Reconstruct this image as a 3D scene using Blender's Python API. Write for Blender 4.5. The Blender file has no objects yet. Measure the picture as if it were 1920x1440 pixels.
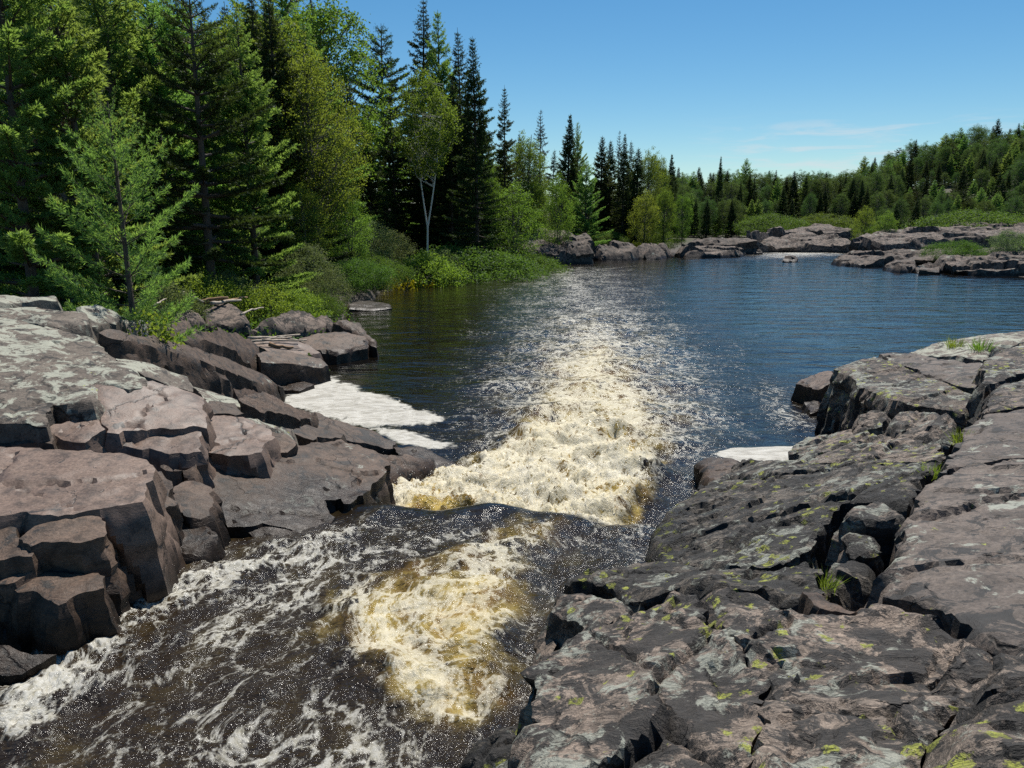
import bpy, bmesh, math, random
import numpy as np
from mathutils import Vector, Matrix
from mathutils.geometry import delaunay_2d_cdt
R = math.radians
SC = bpy.context.scene
COL = SC.collection

# ------------------------------------------------------------------ camera, sky, sun, exposure
H = 4.0                      # eye height above the pool
PITCH = R(12.15)
FPX = 1440.0
cam_d = bpy.data.cameras.new("camera"); cam = bpy.data.objects.new("camera", cam_d); COL.objects.link(cam)
cam_d.sensor_width = 36; cam_d.lens = FPX / 1920 * 36
cam_d.clip_start = 0.05; cam_d.clip_end = 6000
cam.location = (0, 0, H); cam.rotation_euler = (R(90) - PITCH, 0, 0)
SC.camera = cam

SUN_AZ, SUN_EL = R(15), R(60)       # azimuth from +Y towards +X
sun_dir = Vector((math.sin(SUN_AZ) * math.cos(SUN_EL), math.cos(SUN_AZ) * math.cos(SUN_EL), math.sin(SUN_EL)))
sl = bpy.data.lights.new("sun", 'SUN'); sl.energy = 5.0; sl.angle = R(0.5); sl.color = (1.0, 0.955, 0.88)
so = bpy.data.objects.new("sun", sl); COL.objects.link(so)
so.rotation_euler = sun_dir.to_track_quat('Z', 'Y').to_euler(); so.location = (20, 60, 80)

world = bpy.data.worlds.new("World"); SC.world = world; world.use_nodes = True
def build_world():
    nt = world.node_tree; nt.nodes.clear(); L = nt.links
    out = nt.nodes.new('ShaderNodeOutputWorld'); bg = nt.nodes.new('ShaderNodeBackground')
    sky = nt.nodes.new('ShaderNodeTexSky'); sky.sky_type = 'NISHITA'; sky.sun_disc = False
    sky.sun_elevation = SUN_EL; sky.sun_rotation = SUN_AZ
    sky.altitude = 300; sky.air_density = 1.0; sky.dust_density = 0.1; sky.ozone_density = 6.0
    bg.inputs['Strength'].default_value = 0.071
    # a few thin clouds low in the sky, to the right of the river's far end
    hs = nt.nodes.new('ShaderNodeHueSaturation'); hs.inputs['Saturation'].default_value = 1.22; L.new(sky.outputs[0], hs.inputs['Color'])
    tn = nt.nodes.new('ShaderNodeMix'); tn.data_type = 'RGBA'; tn.blend_type = 'MULTIPLY'; tn.inputs[0].default_value = 1; L.new(hs.outputs[0], tn.inputs[6]); tn.inputs[7].default_value = (1.15, 1.17, 1.03, 1)
    tc = nt.nodes.new('ShaderNodeTexCoord'); sep = nt.nodes.new('ShaderNodeSeparateXYZ')
    L.new(tc.outputs['Generated'], sep.inputs[0])
    def M(op, a, b=None, c=None):
        n = nt.nodes.new('ShaderNodeMath'); n.operation = op
        for i, v in enumerate((a, b, c)):
            if v is None: continue
            if isinstance(v, (int, float)): n.inputs[i].default_value = v
            else: L.new(v, n.inputs[i])
        return n.outputs[0]
    az = M('ARCTAN2', sep.outputs[0], sep.outputs[1])
    el = M('ARCSINE', sep.outputs[2])
    comb = nt.nodes.new('ShaderNodeCombineXYZ')
    L.new(M('MULTIPLY', az, 9.0), comb.inputs[0]); L.new(M('MULTIPLY', el, 75.0), comb.inputs[1])
    nz = nt.nodes.new('ShaderNodeTexNoise'); nz.inputs['Scale'].default_value = 1.0
    nz.inputs['Detail'].default_value = 7; nz.inputs['Roughness'].default_value = 0.6; nz.inputs['Distortion'].default_value = 0.6
    L.new(comb.outputs[0], nz.inputs['Vector'])
    def band(x, lo, hi, soft):
        a = nt.nodes.new('ShaderNodeMapRange'); a.interpolation_type = 'SMOOTHSTEP'
        L.new(x, a.inputs[0]); a.inputs[1].default_value = lo - soft; a.inputs[2].default_value = lo + soft
        b = nt.nodes.new('ShaderNodeMapRange'); b.interpolation_type = 'SMOOTHSTEP'
        L.new(x, b.inputs[0]); b.inputs[1].default_value = hi - soft; b.inputs[2].default_value = hi + soft
        b.inputs[3].default_value = 1; b.inputs[4].default_value = 0
        return M('MULTIPLY', a.outputs[0], b.outputs[0])
    reg = M('MULTIPLY', band(az, 0.26, 0.62, 0.08), band(el, 0.05, 0.105, 0.02))
    thr = nt.nodes.new('ShaderNodeMapRange'); thr.interpolation_type = 'SMOOTHSTEP'
    L.new(nz.outputs[0], thr.inputs[0]); thr.inputs[1].default_value = 0.47; thr.inputs[2].default_value = 0.68
    cm = M('MULTIPLY', M('MULTIPLY', thr.outputs[0], reg), 0.6)
    mix = nt.nodes.new('ShaderNodeMix'); mix.data_type = 'RGBA'
    L.new(cm, mix.inputs[0]); L.new(tn.outputs[2], mix.inputs[6]); mix.inputs[7].default_value = (7.5, 7.9, 8.3, 1)
    L.new(mix.outputs[2], bg.inputs['Color']); L.new(bg.outputs[0], out.inputs['Surface'])
build_world()
SC.view_settings.view_transform = 'Standard'; SC.view_settings.look = 'None'
SC.view_settings.exposure = 0.40; SC.view_settings.gamma = 1.0
SC.cycles.max_bounces = 7; SC.cycles.transparent_max_bounces = 6
SC.cycles.diffuse_bounces = 3; SC.cycles.glossy_bounces = 3; SC.cycles.transmission_bounces = 3
SC.cycles.caustics_reflective = False; SC.cycles.caustics_refractive = False
SC.cycles.sample_clamp_indirect = 4.0; SC.cycles.sample_clamp_direct = 9.0
SC.cycles.use_denoising = False

# ------------------------------------------------------------------ maths helpers
cp, sp = math.cos(PITCH), math.sin(PITCH)
def ray(u, v):
    a = (u - 960) / FPX; b = (720 - v) / FPX
    return a, cp + b * sp, -sp + b * cp
def P(u, v, z):                       # where the sight line through a photo point meets the level z
    a, dy, dz = ray(u, v); t = (z - H) / dz
    return (a * t, dy * t, z)
def PD(u, v, y):                      # ... at the distance y
    a, dy, dz = ray(u, v); t = y / dy
    return (a * t, y, H + dz * t)

M32 = np.uint32(0xFFFFFFFF)
def _hash(ix, iy, iz, seed):
    h = (ix.astype(np.uint32) * np.uint32(374761393)) ^ (iy.astype(np.uint32) * np.uint32(668265263)) \
        ^ (iz.astype(np.uint32) * np.uint32(2147483647 - 58)) ^ np.uint32((seed * 974711 + 12345) & 0xFFFFFFFF)
    h = (h ^ (h >> np.uint32(13))) * np.uint32(1274126177)
    h = (h ^ (h >> np.uint32(16))) * np.uint32(2246822519)
    return h ^ (h >> np.uint32(15))
def perlin(x, y, z=None, seed=0):
    x = np.asarray(x, np.float64); y = np.asarray(y, np.float64)
    z = np.zeros_like(x) if z is None else np.asarray(z, np.float64)
    fx, fy, fz = np.floor(x), np.floor(y), np.floor(z)
    ix, iy, iz = fx.astype(np.int64), fy.astype(np.int64), fz.astype(np.int64)
    x, y, z = x - fx, y - fy, z - fz
    w = lambda t: t * t * t * (t * (t * 6 - 15) + 10)
    u, v, s = w(x), w(y), w(z)
    r = 0
    for dx in (0, 1):
        for dy in (0, 1):
            for dz in (0, 1):
                h = _hash(ix + dx, iy + dy, iz + dz, seed)
                g = ((h & np.uint32(1023)).astype(np.float64) / 511.5 - 1) * (x - dx) \
                    + (((h >> np.uint32(10)) & np.uint32(1023)).astype(np.float64) / 511.5 - 1) * (y - dy) \
                    + (((h >> np.uint32(20)) & np.uint32(1023)).astype(np.float64) / 511.5 - 1) * (z - dz)
                r = r + g * (u if dx else 1 - u) * (v if dy else 1 - v) * (s if dz else 1 - s)
    return r * 1.2
def fbm(x, y, z=None, oct=4, seed=0, gain=0.5, ridged=False):
    r = 0; a = 1.0; f = 1.0; n = 0
    for o in range(oct):
        k = perlin(x * f, y * f, None if z is None else z * f, seed + o * 17)
        if ridged: k = 1 - 2 * np.abs(k)
        r = r + a * k; n += a; a *= gain; f *= 2.03
    return r / n
def voro(x, y, seed=0):               # F1, F2, cell value
    fx, fy = np.floor(x), np.floor(y); ix, iy = fx.astype(np.int64), fy.astype(np.int64)
    F1 = np.full(x.shape, 9.0); F2 = np.full(x.shape, 9.0); C = np.zeros(x.shape)
    zz = np.zeros_like(ix)
    for dx in (-1, 0, 1):
        for dy in (-1, 0, 1):
            h = _hash(ix + dx, iy + dy, zz, seed)
            px = fx + dx + (h & np.uint32(4095)) / 4096.0; py = fy + dy + ((h >> np.uint32(12)) & np.uint32(4095)) / 4096.0
            d = np.hypot(x - px, y - py)
            c = ((h >> np.uint32(24)) & np.uint32(255)) / 255.0
            m = d < F1
            F2 = np.where(m, F1, np.minimum(F2, d)); C = np.where(m, c, C); F1 = np.where(m, d, F1)
    return F1, F2, C
def facets(x, y, seed=0, tilt=0.5):   # broken-stone relief: cells with their own level and tilt
    fx, fy = np.floor(x), np.floor(y); ix, iy = fx.astype(np.int64), fy.astype(np.int64)
    F1 = np.full(x.shape, 9.0); F2 = np.full(x.shape, 9.0); Hh = np.zeros(x.shape); zz = np.zeros_like(ix)
    for dx in (-1, 0, 1):
        for dy in (-1, 0, 1):
            h = _hash(ix + dx, iy + dy, zz, seed); h2 = _hash(ix + dx, iy + dy, zz, seed + 7)
            ox = x - (fx + dx + (h & np.uint32(4095)) / 4096.0); oy = y - (fy + dy + ((h >> np.uint32(12)) & np.uint32(4095)) / 4096.0)
            d = np.hypot(ox, oy)
            c = ((h >> np.uint32(24)) & np.uint32(255)) / 255.0 - 0.5 + tilt * (((h2 & np.uint32(255)) / 127.5 - 1) * ox + (((h2 >> np.uint32(8)) & np.uint32(255)) / 127.5 - 1) * oy)
            m = d < F1
            F2 = np.where(m, F1, np.minimum(F2, d)); Hh = np.where(m, c, Hh); F1 = np.where(m, d, F1)
    return Hh, F2 - F1
def sstep(x, a, b):
    t = np.clip((x - a) / (b - a), 0, 1); return t * t * (3 - 2 * t)
def poly_sd(px, py, poly):            # signed distance, negative inside
    poly = np.asarray(poly, float); d = np.full(px.shape, 1e18); inside = np.zeros(px.shape, bool)
    n = len(poly)
    for i in range(n):
        ax, ay = poly[i]; bx, by = poly[(i + 1) % n]
        ex, ey = bx - ax, by - ay; wx, wy = px - ax, py - ay
        t = np.clip((wx * ex + wy * ey) / (ex * ex + ey * ey + 1e-12), 0, 1)
        d = np.minimum(d, (wx - ex * t) ** 2 + (wy - ey * t) ** 2)
        c = ((ay <= py) & (by > py)) | ((by <= py) & (ay > py))
        with np.errstate(divide='ignore', invalid='ignore'):
            xi = ax + (py - ay) / (by - ay if by != ay else 1e-12) * ex
        inside ^= c & (px < xi)
    d = np.sqrt(d)
    return np.where(inside, -d, d)

# ------------------------------------------------------------------ object helpers
def raw_mesh(name, V, F, mat=None, smooth=True, attrs=None, midx=None, mats=None):
    """V (n,3); F (m,k) one face size, or a list of such arrays"""
    me = bpy.data.meshes.new(name)
    V = np.asarray(V, np.float32); Fs = F if isinstance(F, list) else [F]
    Fs = [np.asarray(f, np.int32) for f in Fs if len(f)]
    nl = sum(f.size for f in Fs); nf = sum(len(f) for f in Fs)
    me.vertices.add(len(V)); me.vertices.foreach_set('co', V.ravel())
    me.loops.add(nl); me.loops.foreach_set('vertex_index', np.concatenate([f.ravel() for f in Fs]))
    me.polygons.add(nf)
    tot = np.concatenate([np.full(len(f), f.shape[1], np.int32) for f in Fs])
    st = np.concatenate([[0], np.cumsum(tot)[:-1]]).astype(np.int32)
    me.polygons.foreach_set('loop_start', st)
    me.polygons.foreach_set('use_smooth', np.full(nf, smooth, bool))
    if mats:
        for m in mats: me.materials.append(m)
        me.polygons.foreach_set('material_index', np.asarray(midx, np.int32))
    elif mat: me.materials.append(mat)
    me.update(calc_edges=True)
    for k, a in (attrs or {}).items():
        a = np.asarray(a, np.float32)
        if a.ndim == 1:
            at = me.attributes.new(k, 'FLOAT', 'POINT'); at.data.foreach_set('value', a)
        else:
            at = me.attributes.new(k, 'FLOAT_VECTOR', 'POINT'); at.data.foreach_set('vector', a.ravel())
    return me
def link(name, me, parent=None, loc=None):
    o = bpy.data.objects.new(name, me); COL.objects.link(o)
    if parent: o.parent = parent
    if loc is not None: o.location = loc
    return o
def tag(o, label=None, cat=None, group=None, kind=None):
    if label: o['label'] = label
    if cat: o['category'] = cat
    if group: o['group'] = group
    if kind: o['kind'] = kind
    return o
def empty(name, loc):
    o = bpy.data.objects.new(name, None); COL.objects.link(o); o.location = loc; o.empty_display_size = 0.2; return o

# ------------------------------------------------------------------ materials
class NT:
    def __init__(s, name):
        s.m = bpy.data.materials.new(name); s.m.use_nodes = True; s.t = s.m.node_tree; s.t.nodes.clear()
        s.out = s.new('ShaderNodeOutputMaterial')
    def new(s, t): return s.t.nodes.new(t)
    def put(s, v, sock):
        if isinstance(v, (int, float)): sock.default_value = v
        elif isinstance(v, tuple): sock.default_value = v if len(v) != 3 or sock.type != 'RGBA' else (*v, 1)
        else: s.t.links.new(v, sock)
    def math(s, op, a, b=None, c=None, clamp=False):
        n = s.new('ShaderNodeMath'); n.operation = op; n.use_clamp = clamp
        for i, v in enumerate((a, b, c)):
            if v is not None: s.put(v, n.inputs[i])
        return n.outputs[0]
    def vmath(s, op, a, b=None):
        n = s.new('ShaderNodeVectorMath'); n.operation = op
        s.put(a, n.inputs[0])
        if b is not None: s.put(b, n.inputs[1])
        return n.outputs[0]
    def mix(s, f, a, b):
        n = s.new('ShaderNodeMix'); n.data_type = 'RGBA'
        s.put(f, n.inputs[0]); s.put(a, n.inputs[6]); s.put(b, n.inputs[7]); return n.outputs[2]
    def noise(s, vec, scale, detail=4, rough=0.55, dist=0.0, color=False):
        n = s.new('ShaderNodeTexNoise'); s.put(vec, n.inputs['Vector']); n.inputs['Scale'].default_value = scale
        n.inputs['Detail'].default_value = detail; n.inputs['Roughness'].default_value = rough; n.inputs['Distortion'].default_value = dist
        return n.outputs[1 if color else 0]
    def voro(s, vec, scale, feature='F1', rand=1.0, out=0):
        n = s.new('ShaderNodeTexVoronoi'); n.feature = feature; s.put(vec, n.inputs['Vector'])
        n.inputs['Scale'].default_value = scale; n.inputs['Randomness'].default_value = rand
        return n.outputs[out]
    def ramp(s, x, lo, hi, a=0.0, b=1.0, interp='SMOOTHSTEP'):
        n = s.new('ShaderNodeMapRange'); n.interpolation_type = interp
        s.put(x, n.inputs[0])
        for i, v in enumerate((lo, hi, a, b)): s.put(v, n.inputs[i + 1])
        return n.outputs[0]
    def attr(s, name, out='Fac'):
        n = s.new('ShaderNodeAttribute'); n.attribute_name = name; return n.outputs[out]
    def bump(s, h, strength, dist, prev=None):
        n = s.new('ShaderNodeBump'); n.inputs['Strength'].default_value = strength; n.inputs['Distance'].default_value = dist
        s.put(h, n.inputs['Height'])
        if prev is not None: s.put(prev, n.inputs['Normal'])
        return n.outputs[0]
    def bsdf(s, col, rough=0.6, normal=None, spec=0.5, **kw):
        n = s.new('ShaderNodeBsdfPrincipled'); s.put(col, n.inputs['Base Color']); s.put(rough, n.inputs['Roughness'])
        s.put(spec, n.inputs['Specular IOR Level'])
        if normal is not None: s.put(normal, n.inputs['Normal'])
        for k, v in kw.items(): s.put(v, n.inputs[k])
        return n.outputs[0]
    def done(s, sh):
        s.t.links.new(sh, s.out.inputs['Surface']); return s.m

def rock_mat(name, ca, cb, cdark, pale=0.55, black=0.5, yellow=0.5, rough=0.6, spec=0.5, bump=1.0, wet=0.36, grain=1.0, palecol=(0.30, 0.31, 0.26), pscale=4.0, foli=0.4):
    """higher pale/black/yellow = less of that growth"""
    k = NT(name)
    g = k.new('ShaderNodeNewGeometry'); pos = g.outputs['Position']; nrm = g.outputs['Normal']
    sx = k.new('ShaderNodeSeparateXYZ'); k.put(pos, sx.inputs[0]); z = sx.outputs[2]
    sn = k.new('ShaderNodeSeparateXYZ'); k.put(nrm, sn.inputs[0]); nz = sn.outputs[2]
    oi = k.new('ShaderNodeObjectInfo')
    n1 = k.noise(pos, 0.9, 4, 0.6, 0.6)
    c = k.mix(k.ramp(n1, 0.36, 0.64), ca, cb)
    n2 = k.noise(pos, 6.0, 7, 0.68, 0.4)
    c = k.mix(k.math('MULTIPLY', k.ramp(n2, 0.44, 0.66), 0.8), c, cdark)
    stretch = k.vmath('MULTIPLY', pos, (1.0, 1.0, 3.2))
    n3 = k.noise(stretch, 38.0 * grain, 5, 0.75)
    n3b = k.noise(pos, 90.0, 2, 0.6)
    val = k.math('MULTIPLY', k.ramp(n3, 0.25, 0.75, 0.45, 1.6, 'LINEAR'), k.ramp(n3b, 0.3, 0.7, 0.9, 1.1, 'LINEAR'))
    val = k.math('MULTIPLY', val, k.ramp(oi.outputs['Random'], 0, 1, 0.82, 1.18, 'LINEAR'))
    hs = k.new('ShaderNodeHueSaturation'); k.put(c, hs.inputs['Color']); k.put(k.math('MULTIPLY', val, 0.68), hs.inputs['Value']); c = hs.outputs[0]
    # growth on the stone
    up = k.ramp(nz, 0.0, 0.5)
    nb = k.noise(pos, 3.1, 9, 0.72, 0.8)
    nb_s = k.noise(pos, 13.0, 6, 0.7, 0.5)
    c = k.mix(k.math('MULTIPLY', k.math('MAXIMUM', k.ramp(nb, black, black + 0.035), k.ramp(k.math('ADD', nb_s, k.math('MULTIPLY', nb, 0.5)), black + 0.29, black + 0.33)), 0.9), c, (0.030, 0.029, 0.028))
    npz = k.math('ADD', k.math('MULTIPLY', k.noise(pos, pscale, 10, 0.74, 0.5), 0.7), k.math('MULTIPLY', k.noise(pos, 0.7, 2), 0.3))
    c = k.mix(k.math('MULTIPLY', k.math('MULTIPLY', k.ramp(npz, pale, pale + 0.035), up), 0.85), c, palecol)
    vd = k.voro(k.vmath('ADD', pos, k.vmath('MULTIPLY', k.noise(pos, 22, 3, 0.6, 0, True), (0.09, 0.09, 0.09))), 7.5)
    ny = k.noise(pos, 1.1, 2)
    yl = k.math('MULTIPLY', k.ramp(k.math('ADD', vd, k.ramp(ny, 0.32, 0.72, 0.24, -0.20, 'LINEAR')), 0.24 - 0.30 * yellow, 0.17 - 0.30 * yellow), k.ramp(k.noise(pos, 45, 3, 0.7), 0.38, 0.5))
    c = k.mix(k.math('MULTIPLY', k.math('MULTIPLY', yl, up), 0.9), c, (0.30, 0.32, 0.06))
    # cracks
    wob = k.vmath('ADD', pos, k.vmath('MULTIPLY', k.noise(pos, 1.7, 5, 0.6, 0, True), (0.5, 0.5, 0.5)))
    ve = k.voro(k.vmath('MULTIPLY', wob, (1.0, 0.55, 1.1)), 0.75, 'DISTANCE_TO_EDGE')
    cr = k.ramp(k.math('ADD', ve, k.ramp(k.noise(pos, 1.3, 3), 0.45, 0.62, 0.0, 0.03, 'LINEAR')), 0.002, 0.014)
    ve3 = k.voro(k.vmath('MULTIPLY', wob, (0.7, 1.6, 0.9)), 1.7, 'DISTANCE_TO_EDGE')
    cr = k.math('MULTIPLY', cr, k.ramp(k.math('ADD', ve3, k.ramp(k.noise(pos, 2.1, 3), 0.40, 0.55, 0.0, 0.03, 'LINEAR')), 0.001, 0.011))
    # foliation: wrinkled, streaky relief along the bedding
    fol = k.vmath('ADD', k.vmath('MULTIPLY', pos, (1.7, 4.6, 5.0)), k.vmath('MULTIPLY', k.noise(pos, 1.6, 3, 0.6, 0, True), (2.2, 2.2, 2.2)))
    nf = k.noise(fol, 2.4, 6, 0.68)
    rf = k.math('MULTIPLY', k.math('ABSOLUTE', k.math('SUBTRACT', nf, 0.5)), 5.0, clamp=True)
    c = k.mix(k.math('MULTIPLY', k.ramp(rf, 0.22, 0.02), 0.55 * foli), c, (0.016, 0.015, 0.014))
    c = k.mix(k.math('MULTIPLY', k.math('SUBTRACT', 1, cr), 0.75), c, (0.012, 0.011, 0.010))
    # wet band along the water, darkened further as painted shade on low faces
    wl = k.math('ADD', k.attr('wetline'), k.math('MULTIPLY', k.math('SUBTRACT', k.noise(pos, 2.2, 4), 0.5), 0.35))
    wet_shade = k.ramp(k.math('SUBTRACT', z, wl), wet, wet * 0.3)
    hw = k.new('ShaderNodeHueSaturation'); k.put(c, hw.inputs['Color']); hw.inputs['Value'].default_value = 0.30; hw.inputs['Saturation'].default_value = 1.15
    c = k.mix(wet_shade, c, hw.outputs[0])
    r = k.math('ADD', rough, k.math('MULTIPLY', k.math('SUBTRACT', n3, 0.5), 0.35))
    r = k.math('ADD', k.math('MULTIPLY', k.math('SUBTRACT', 1, wet_shade), r), k.math('MULTIPLY', wet_shade, 0.40))
    h = k.math('ADD', k.math('ADD', k.math('MULTIPLY', n3, 0.40 if foli > .5 else 0.16), k.math('MULTIPLY', n2, 0.9)), k.math('MULTIPLY', rf, 0.9 * foli))
    nb1 = k.bump(h, 0.7 * bump, 0.022)
    nb2 = k.bump(k.math('ADD', cr, k.math('MULTIPLY', n3b, 0.12)), 0.7 * bump, 0.012, nb1)
    return k.done(k.bsdf(c, r, nb2, spec))

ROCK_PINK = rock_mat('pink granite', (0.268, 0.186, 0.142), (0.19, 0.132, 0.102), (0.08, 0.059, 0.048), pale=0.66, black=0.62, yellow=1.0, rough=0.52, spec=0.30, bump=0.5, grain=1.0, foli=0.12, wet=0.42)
ROCK_PALE = rock_mat('lichen covered granite', (0.225, 0.185, 0.148), (0.17, 0.138, 0.112), (0.075, 0.062, 0.052), pale=0.485, black=0.555, yellow=0.62, rough=0.7, bump=0.8, palecol=(0.33, 0.335, 0.27), spec=0.20)
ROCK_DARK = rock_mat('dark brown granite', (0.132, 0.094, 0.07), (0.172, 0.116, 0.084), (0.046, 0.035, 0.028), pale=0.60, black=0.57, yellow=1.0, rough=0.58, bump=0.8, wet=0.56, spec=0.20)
ROCK_GREY = rock_mat('grey lichen granite', (0.275, 0.222, 0.18), (0.345, 0.268, 0.212), (0.1, 0.084, 0.071), pale=0.525, black=0.485, yellow=-0.05, rough=0.72, bump=1.2, foli=0.9, spec=0.25)
ROCK_BLACK = rock_mat('dark lichen granite', (0.18, 0.156, 0.13), (0.228, 0.19, 0.153), (0.07, 0.062, 0.053), pale=0.54, black=0.465, yellow=-0.1, rough=0.72, bump=1.3, foli=1.0, spec=0.25)
ROCK_SLAB = rock_mat('rose grey granite', (0.19, 0.152, 0.126), (0.138, 0.112, 0.095), (0.068, 0.056, 0.048), pale=0.56, black=0.535, yellow=0.45, rough=0.66, bump=0.9, spec=0.20)
ROCK_FAR = rock_mat('weathered granite', (0.225, 0.178, 0.145), (0.29, 0.222, 0.18), (0.08, 0.064, 0.055), pale=0.58, black=0.50, yellow=0.9, rough=0.85, bump=1.0, pscale=1.5, spec=0.2)

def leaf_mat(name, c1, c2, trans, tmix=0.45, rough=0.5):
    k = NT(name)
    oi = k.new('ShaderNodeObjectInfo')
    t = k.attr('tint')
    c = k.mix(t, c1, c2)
    hs = k.new('ShaderNodeHueSaturation'); k.put(c, hs.inputs['Color'])
    k.put(k.ramp(oi.outputs['Random'], 0, 1, 0.478, 0.522, 'LINEAR'), hs.inputs['Hue'])
    k.put(k.ramp(oi.outputs['Random'], 0, 1, 0.78, 1.22, 'LINEAR'), hs.inputs['Value'])
    b = k.bsdf(hs.outputs[0], max(rough, 0.6), None, 0.12)
    ht = k.new('ShaderNodeHueSaturation'); k.put(k.mix(t, tuple(x * 0.8 for x in trans), trans), ht.inputs['Color'])
    k.put(k.ramp(oi.outputs['Random'], 0, 1, 0.478, 0.522, 'LINEAR'), ht.inputs['Hue'])
    tr = k.new('ShaderNodeBsdfTranslucent'); k.put(ht.outputs[0], tr.inputs['Color'])
    mx = k.new('ShaderNodeMixShader'); mx.inputs[0].default_value = tmix
    k.t.links.new(b, mx.inputs[1]); k.t.links.new(tr.outputs[0], mx.inputs[2])
    return k.done(mx.outputs[0])
LEAF_PINE = leaf_mat('pine needles', (0.074, 0.150, 0.064), (0.138, 0.228, 0.068), (0.30, 0.46, 0.075), 0.50)
LEAF_SPRUCE = leaf_mat('spruce needles', (0.026, 0.048, 0.022), (0.052, 0.082, 0.028), (0.09, 0.13, 0.02), 0.30)
LEAF_BIRCH = leaf_mat('birch leaves', (0.048, 0.105, 0.026), (0.120, 0.185, 0.034), (0.22, 0.34, 0.035), 0.46, 0.5)
LEAF_ASPEN = leaf_mat('aspen leaves', (0.070, 0.135, 0.028), (0.160, 0.225, 0.040), (0.27, 0.38, 0.04), 0.46, 0.5)
LEAF_SHRUB = leaf_mat('shrub leaves', (0.085, 0.165, 0.028), (0.165, 0.255, 0.040), (0.28, 0.42, 0.04), 0.45, 0.5)
LEAF_DARK = leaf_mat('dark shrub leaves', (0.045, 0.095, 0.022), (0.095, 0.155, 0.030), (0.16, 0.26, 0.03), 0.40, 0.5)
LEAF_SAGE = leaf_mat('willow leaves', (0.095, 0.135, 0.060), (0.16, 0.20, 0.095), (0.19, 0.26, 0.07), 0.40, 0.5)
LEAF_GOLD = leaf_mat('yellow leaves', (0.26, 0.21, 0.01), (0.36, 0.28, 0.015), (0.36, 0.28, 0.01), 0.35, 0.5)
LEAF_BROWN = leaf_mat('dry needles', (0.060, 0.050, 0.032), (0.085, 0.066, 0.042), (0.06, 0.05, 0.02), 0.15)
def bark_mat(name, c1, c2, birch=False):
    k = NT(name); g = k.new('ShaderNodeNewGeometry'); pos = g.outputs['Position']
    v = k.vmath('MULTIPLY', pos, (1, 1, 0.25) if not birch else (0.6, 0.6, 4.0))
    n = k.noise(v, 14 if not birch else 4, 5, 0.65, 0.3)
    if birch: c = k.mix(k.ramp(n, 0.58, 0.66), c1, c2)
    else: c = k.mix(k.ramp(n, 0.35, 0.65), c1, c2)
    return k.done(k.bsdf(c, 0.85, k.bump(n, 0.6, 0.02), 0.3))
BARK = bark_mat('conifer bark', (0.060, 0.047, 0.038), (0.110, 0.088, 0.072))
BARK_GREY = bark_mat('grey bark', (0.15, 0.14, 0.125), (0.095, 0.086, 0.076))
BARK_BIRCH = bark_mat('birch bark', (0.62, 0.59, 0.54), (0.06, 0.05, 0.045), True)
WOOD_DRIFT = bark_mat('bleached driftwood', (0.42, 0.36, 0.29), (0.28, 0.23, 0.18))
WOOD_RUST = bark_mat('rusty driftwood', (0.30, 0.19, 0.11), (0.20, 0.12, 0.07))

def ground_mat():
    k = NT('forest floor'); g = k.new('ShaderNodeNewGeometry'); pos = g.outputs['Position']
    n = k.noise(pos, 0.8, 6, 0.65, 0.4); n2 = k.noise(pos, 9, 6, 0.7)
    c = k.mix(k.ramp(n, 0.4, 0.6), (0.040, 0.034, 0.020), (0.030, 0.045, 0.016))
    c = k.mix(k.ramp(n2, 0.45, 0.7), c, (0.075, 0.050, 0.030))
    rk = k.mix(k.ramp(n2, 0.4, 0.62), (0.095, 0.076, 0.066), (0.040, 0.034, 0.031))
    c = k.mix(k.attr('rocky'), c, rk)
    return k.done(k.bsdf(c, 0.85, k.bump(k.math('ADD', n2, k.math('MULTIPLY', n, 2)), 1.0, 0.06), 0.3))
GROUND = ground_mat()

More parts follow.
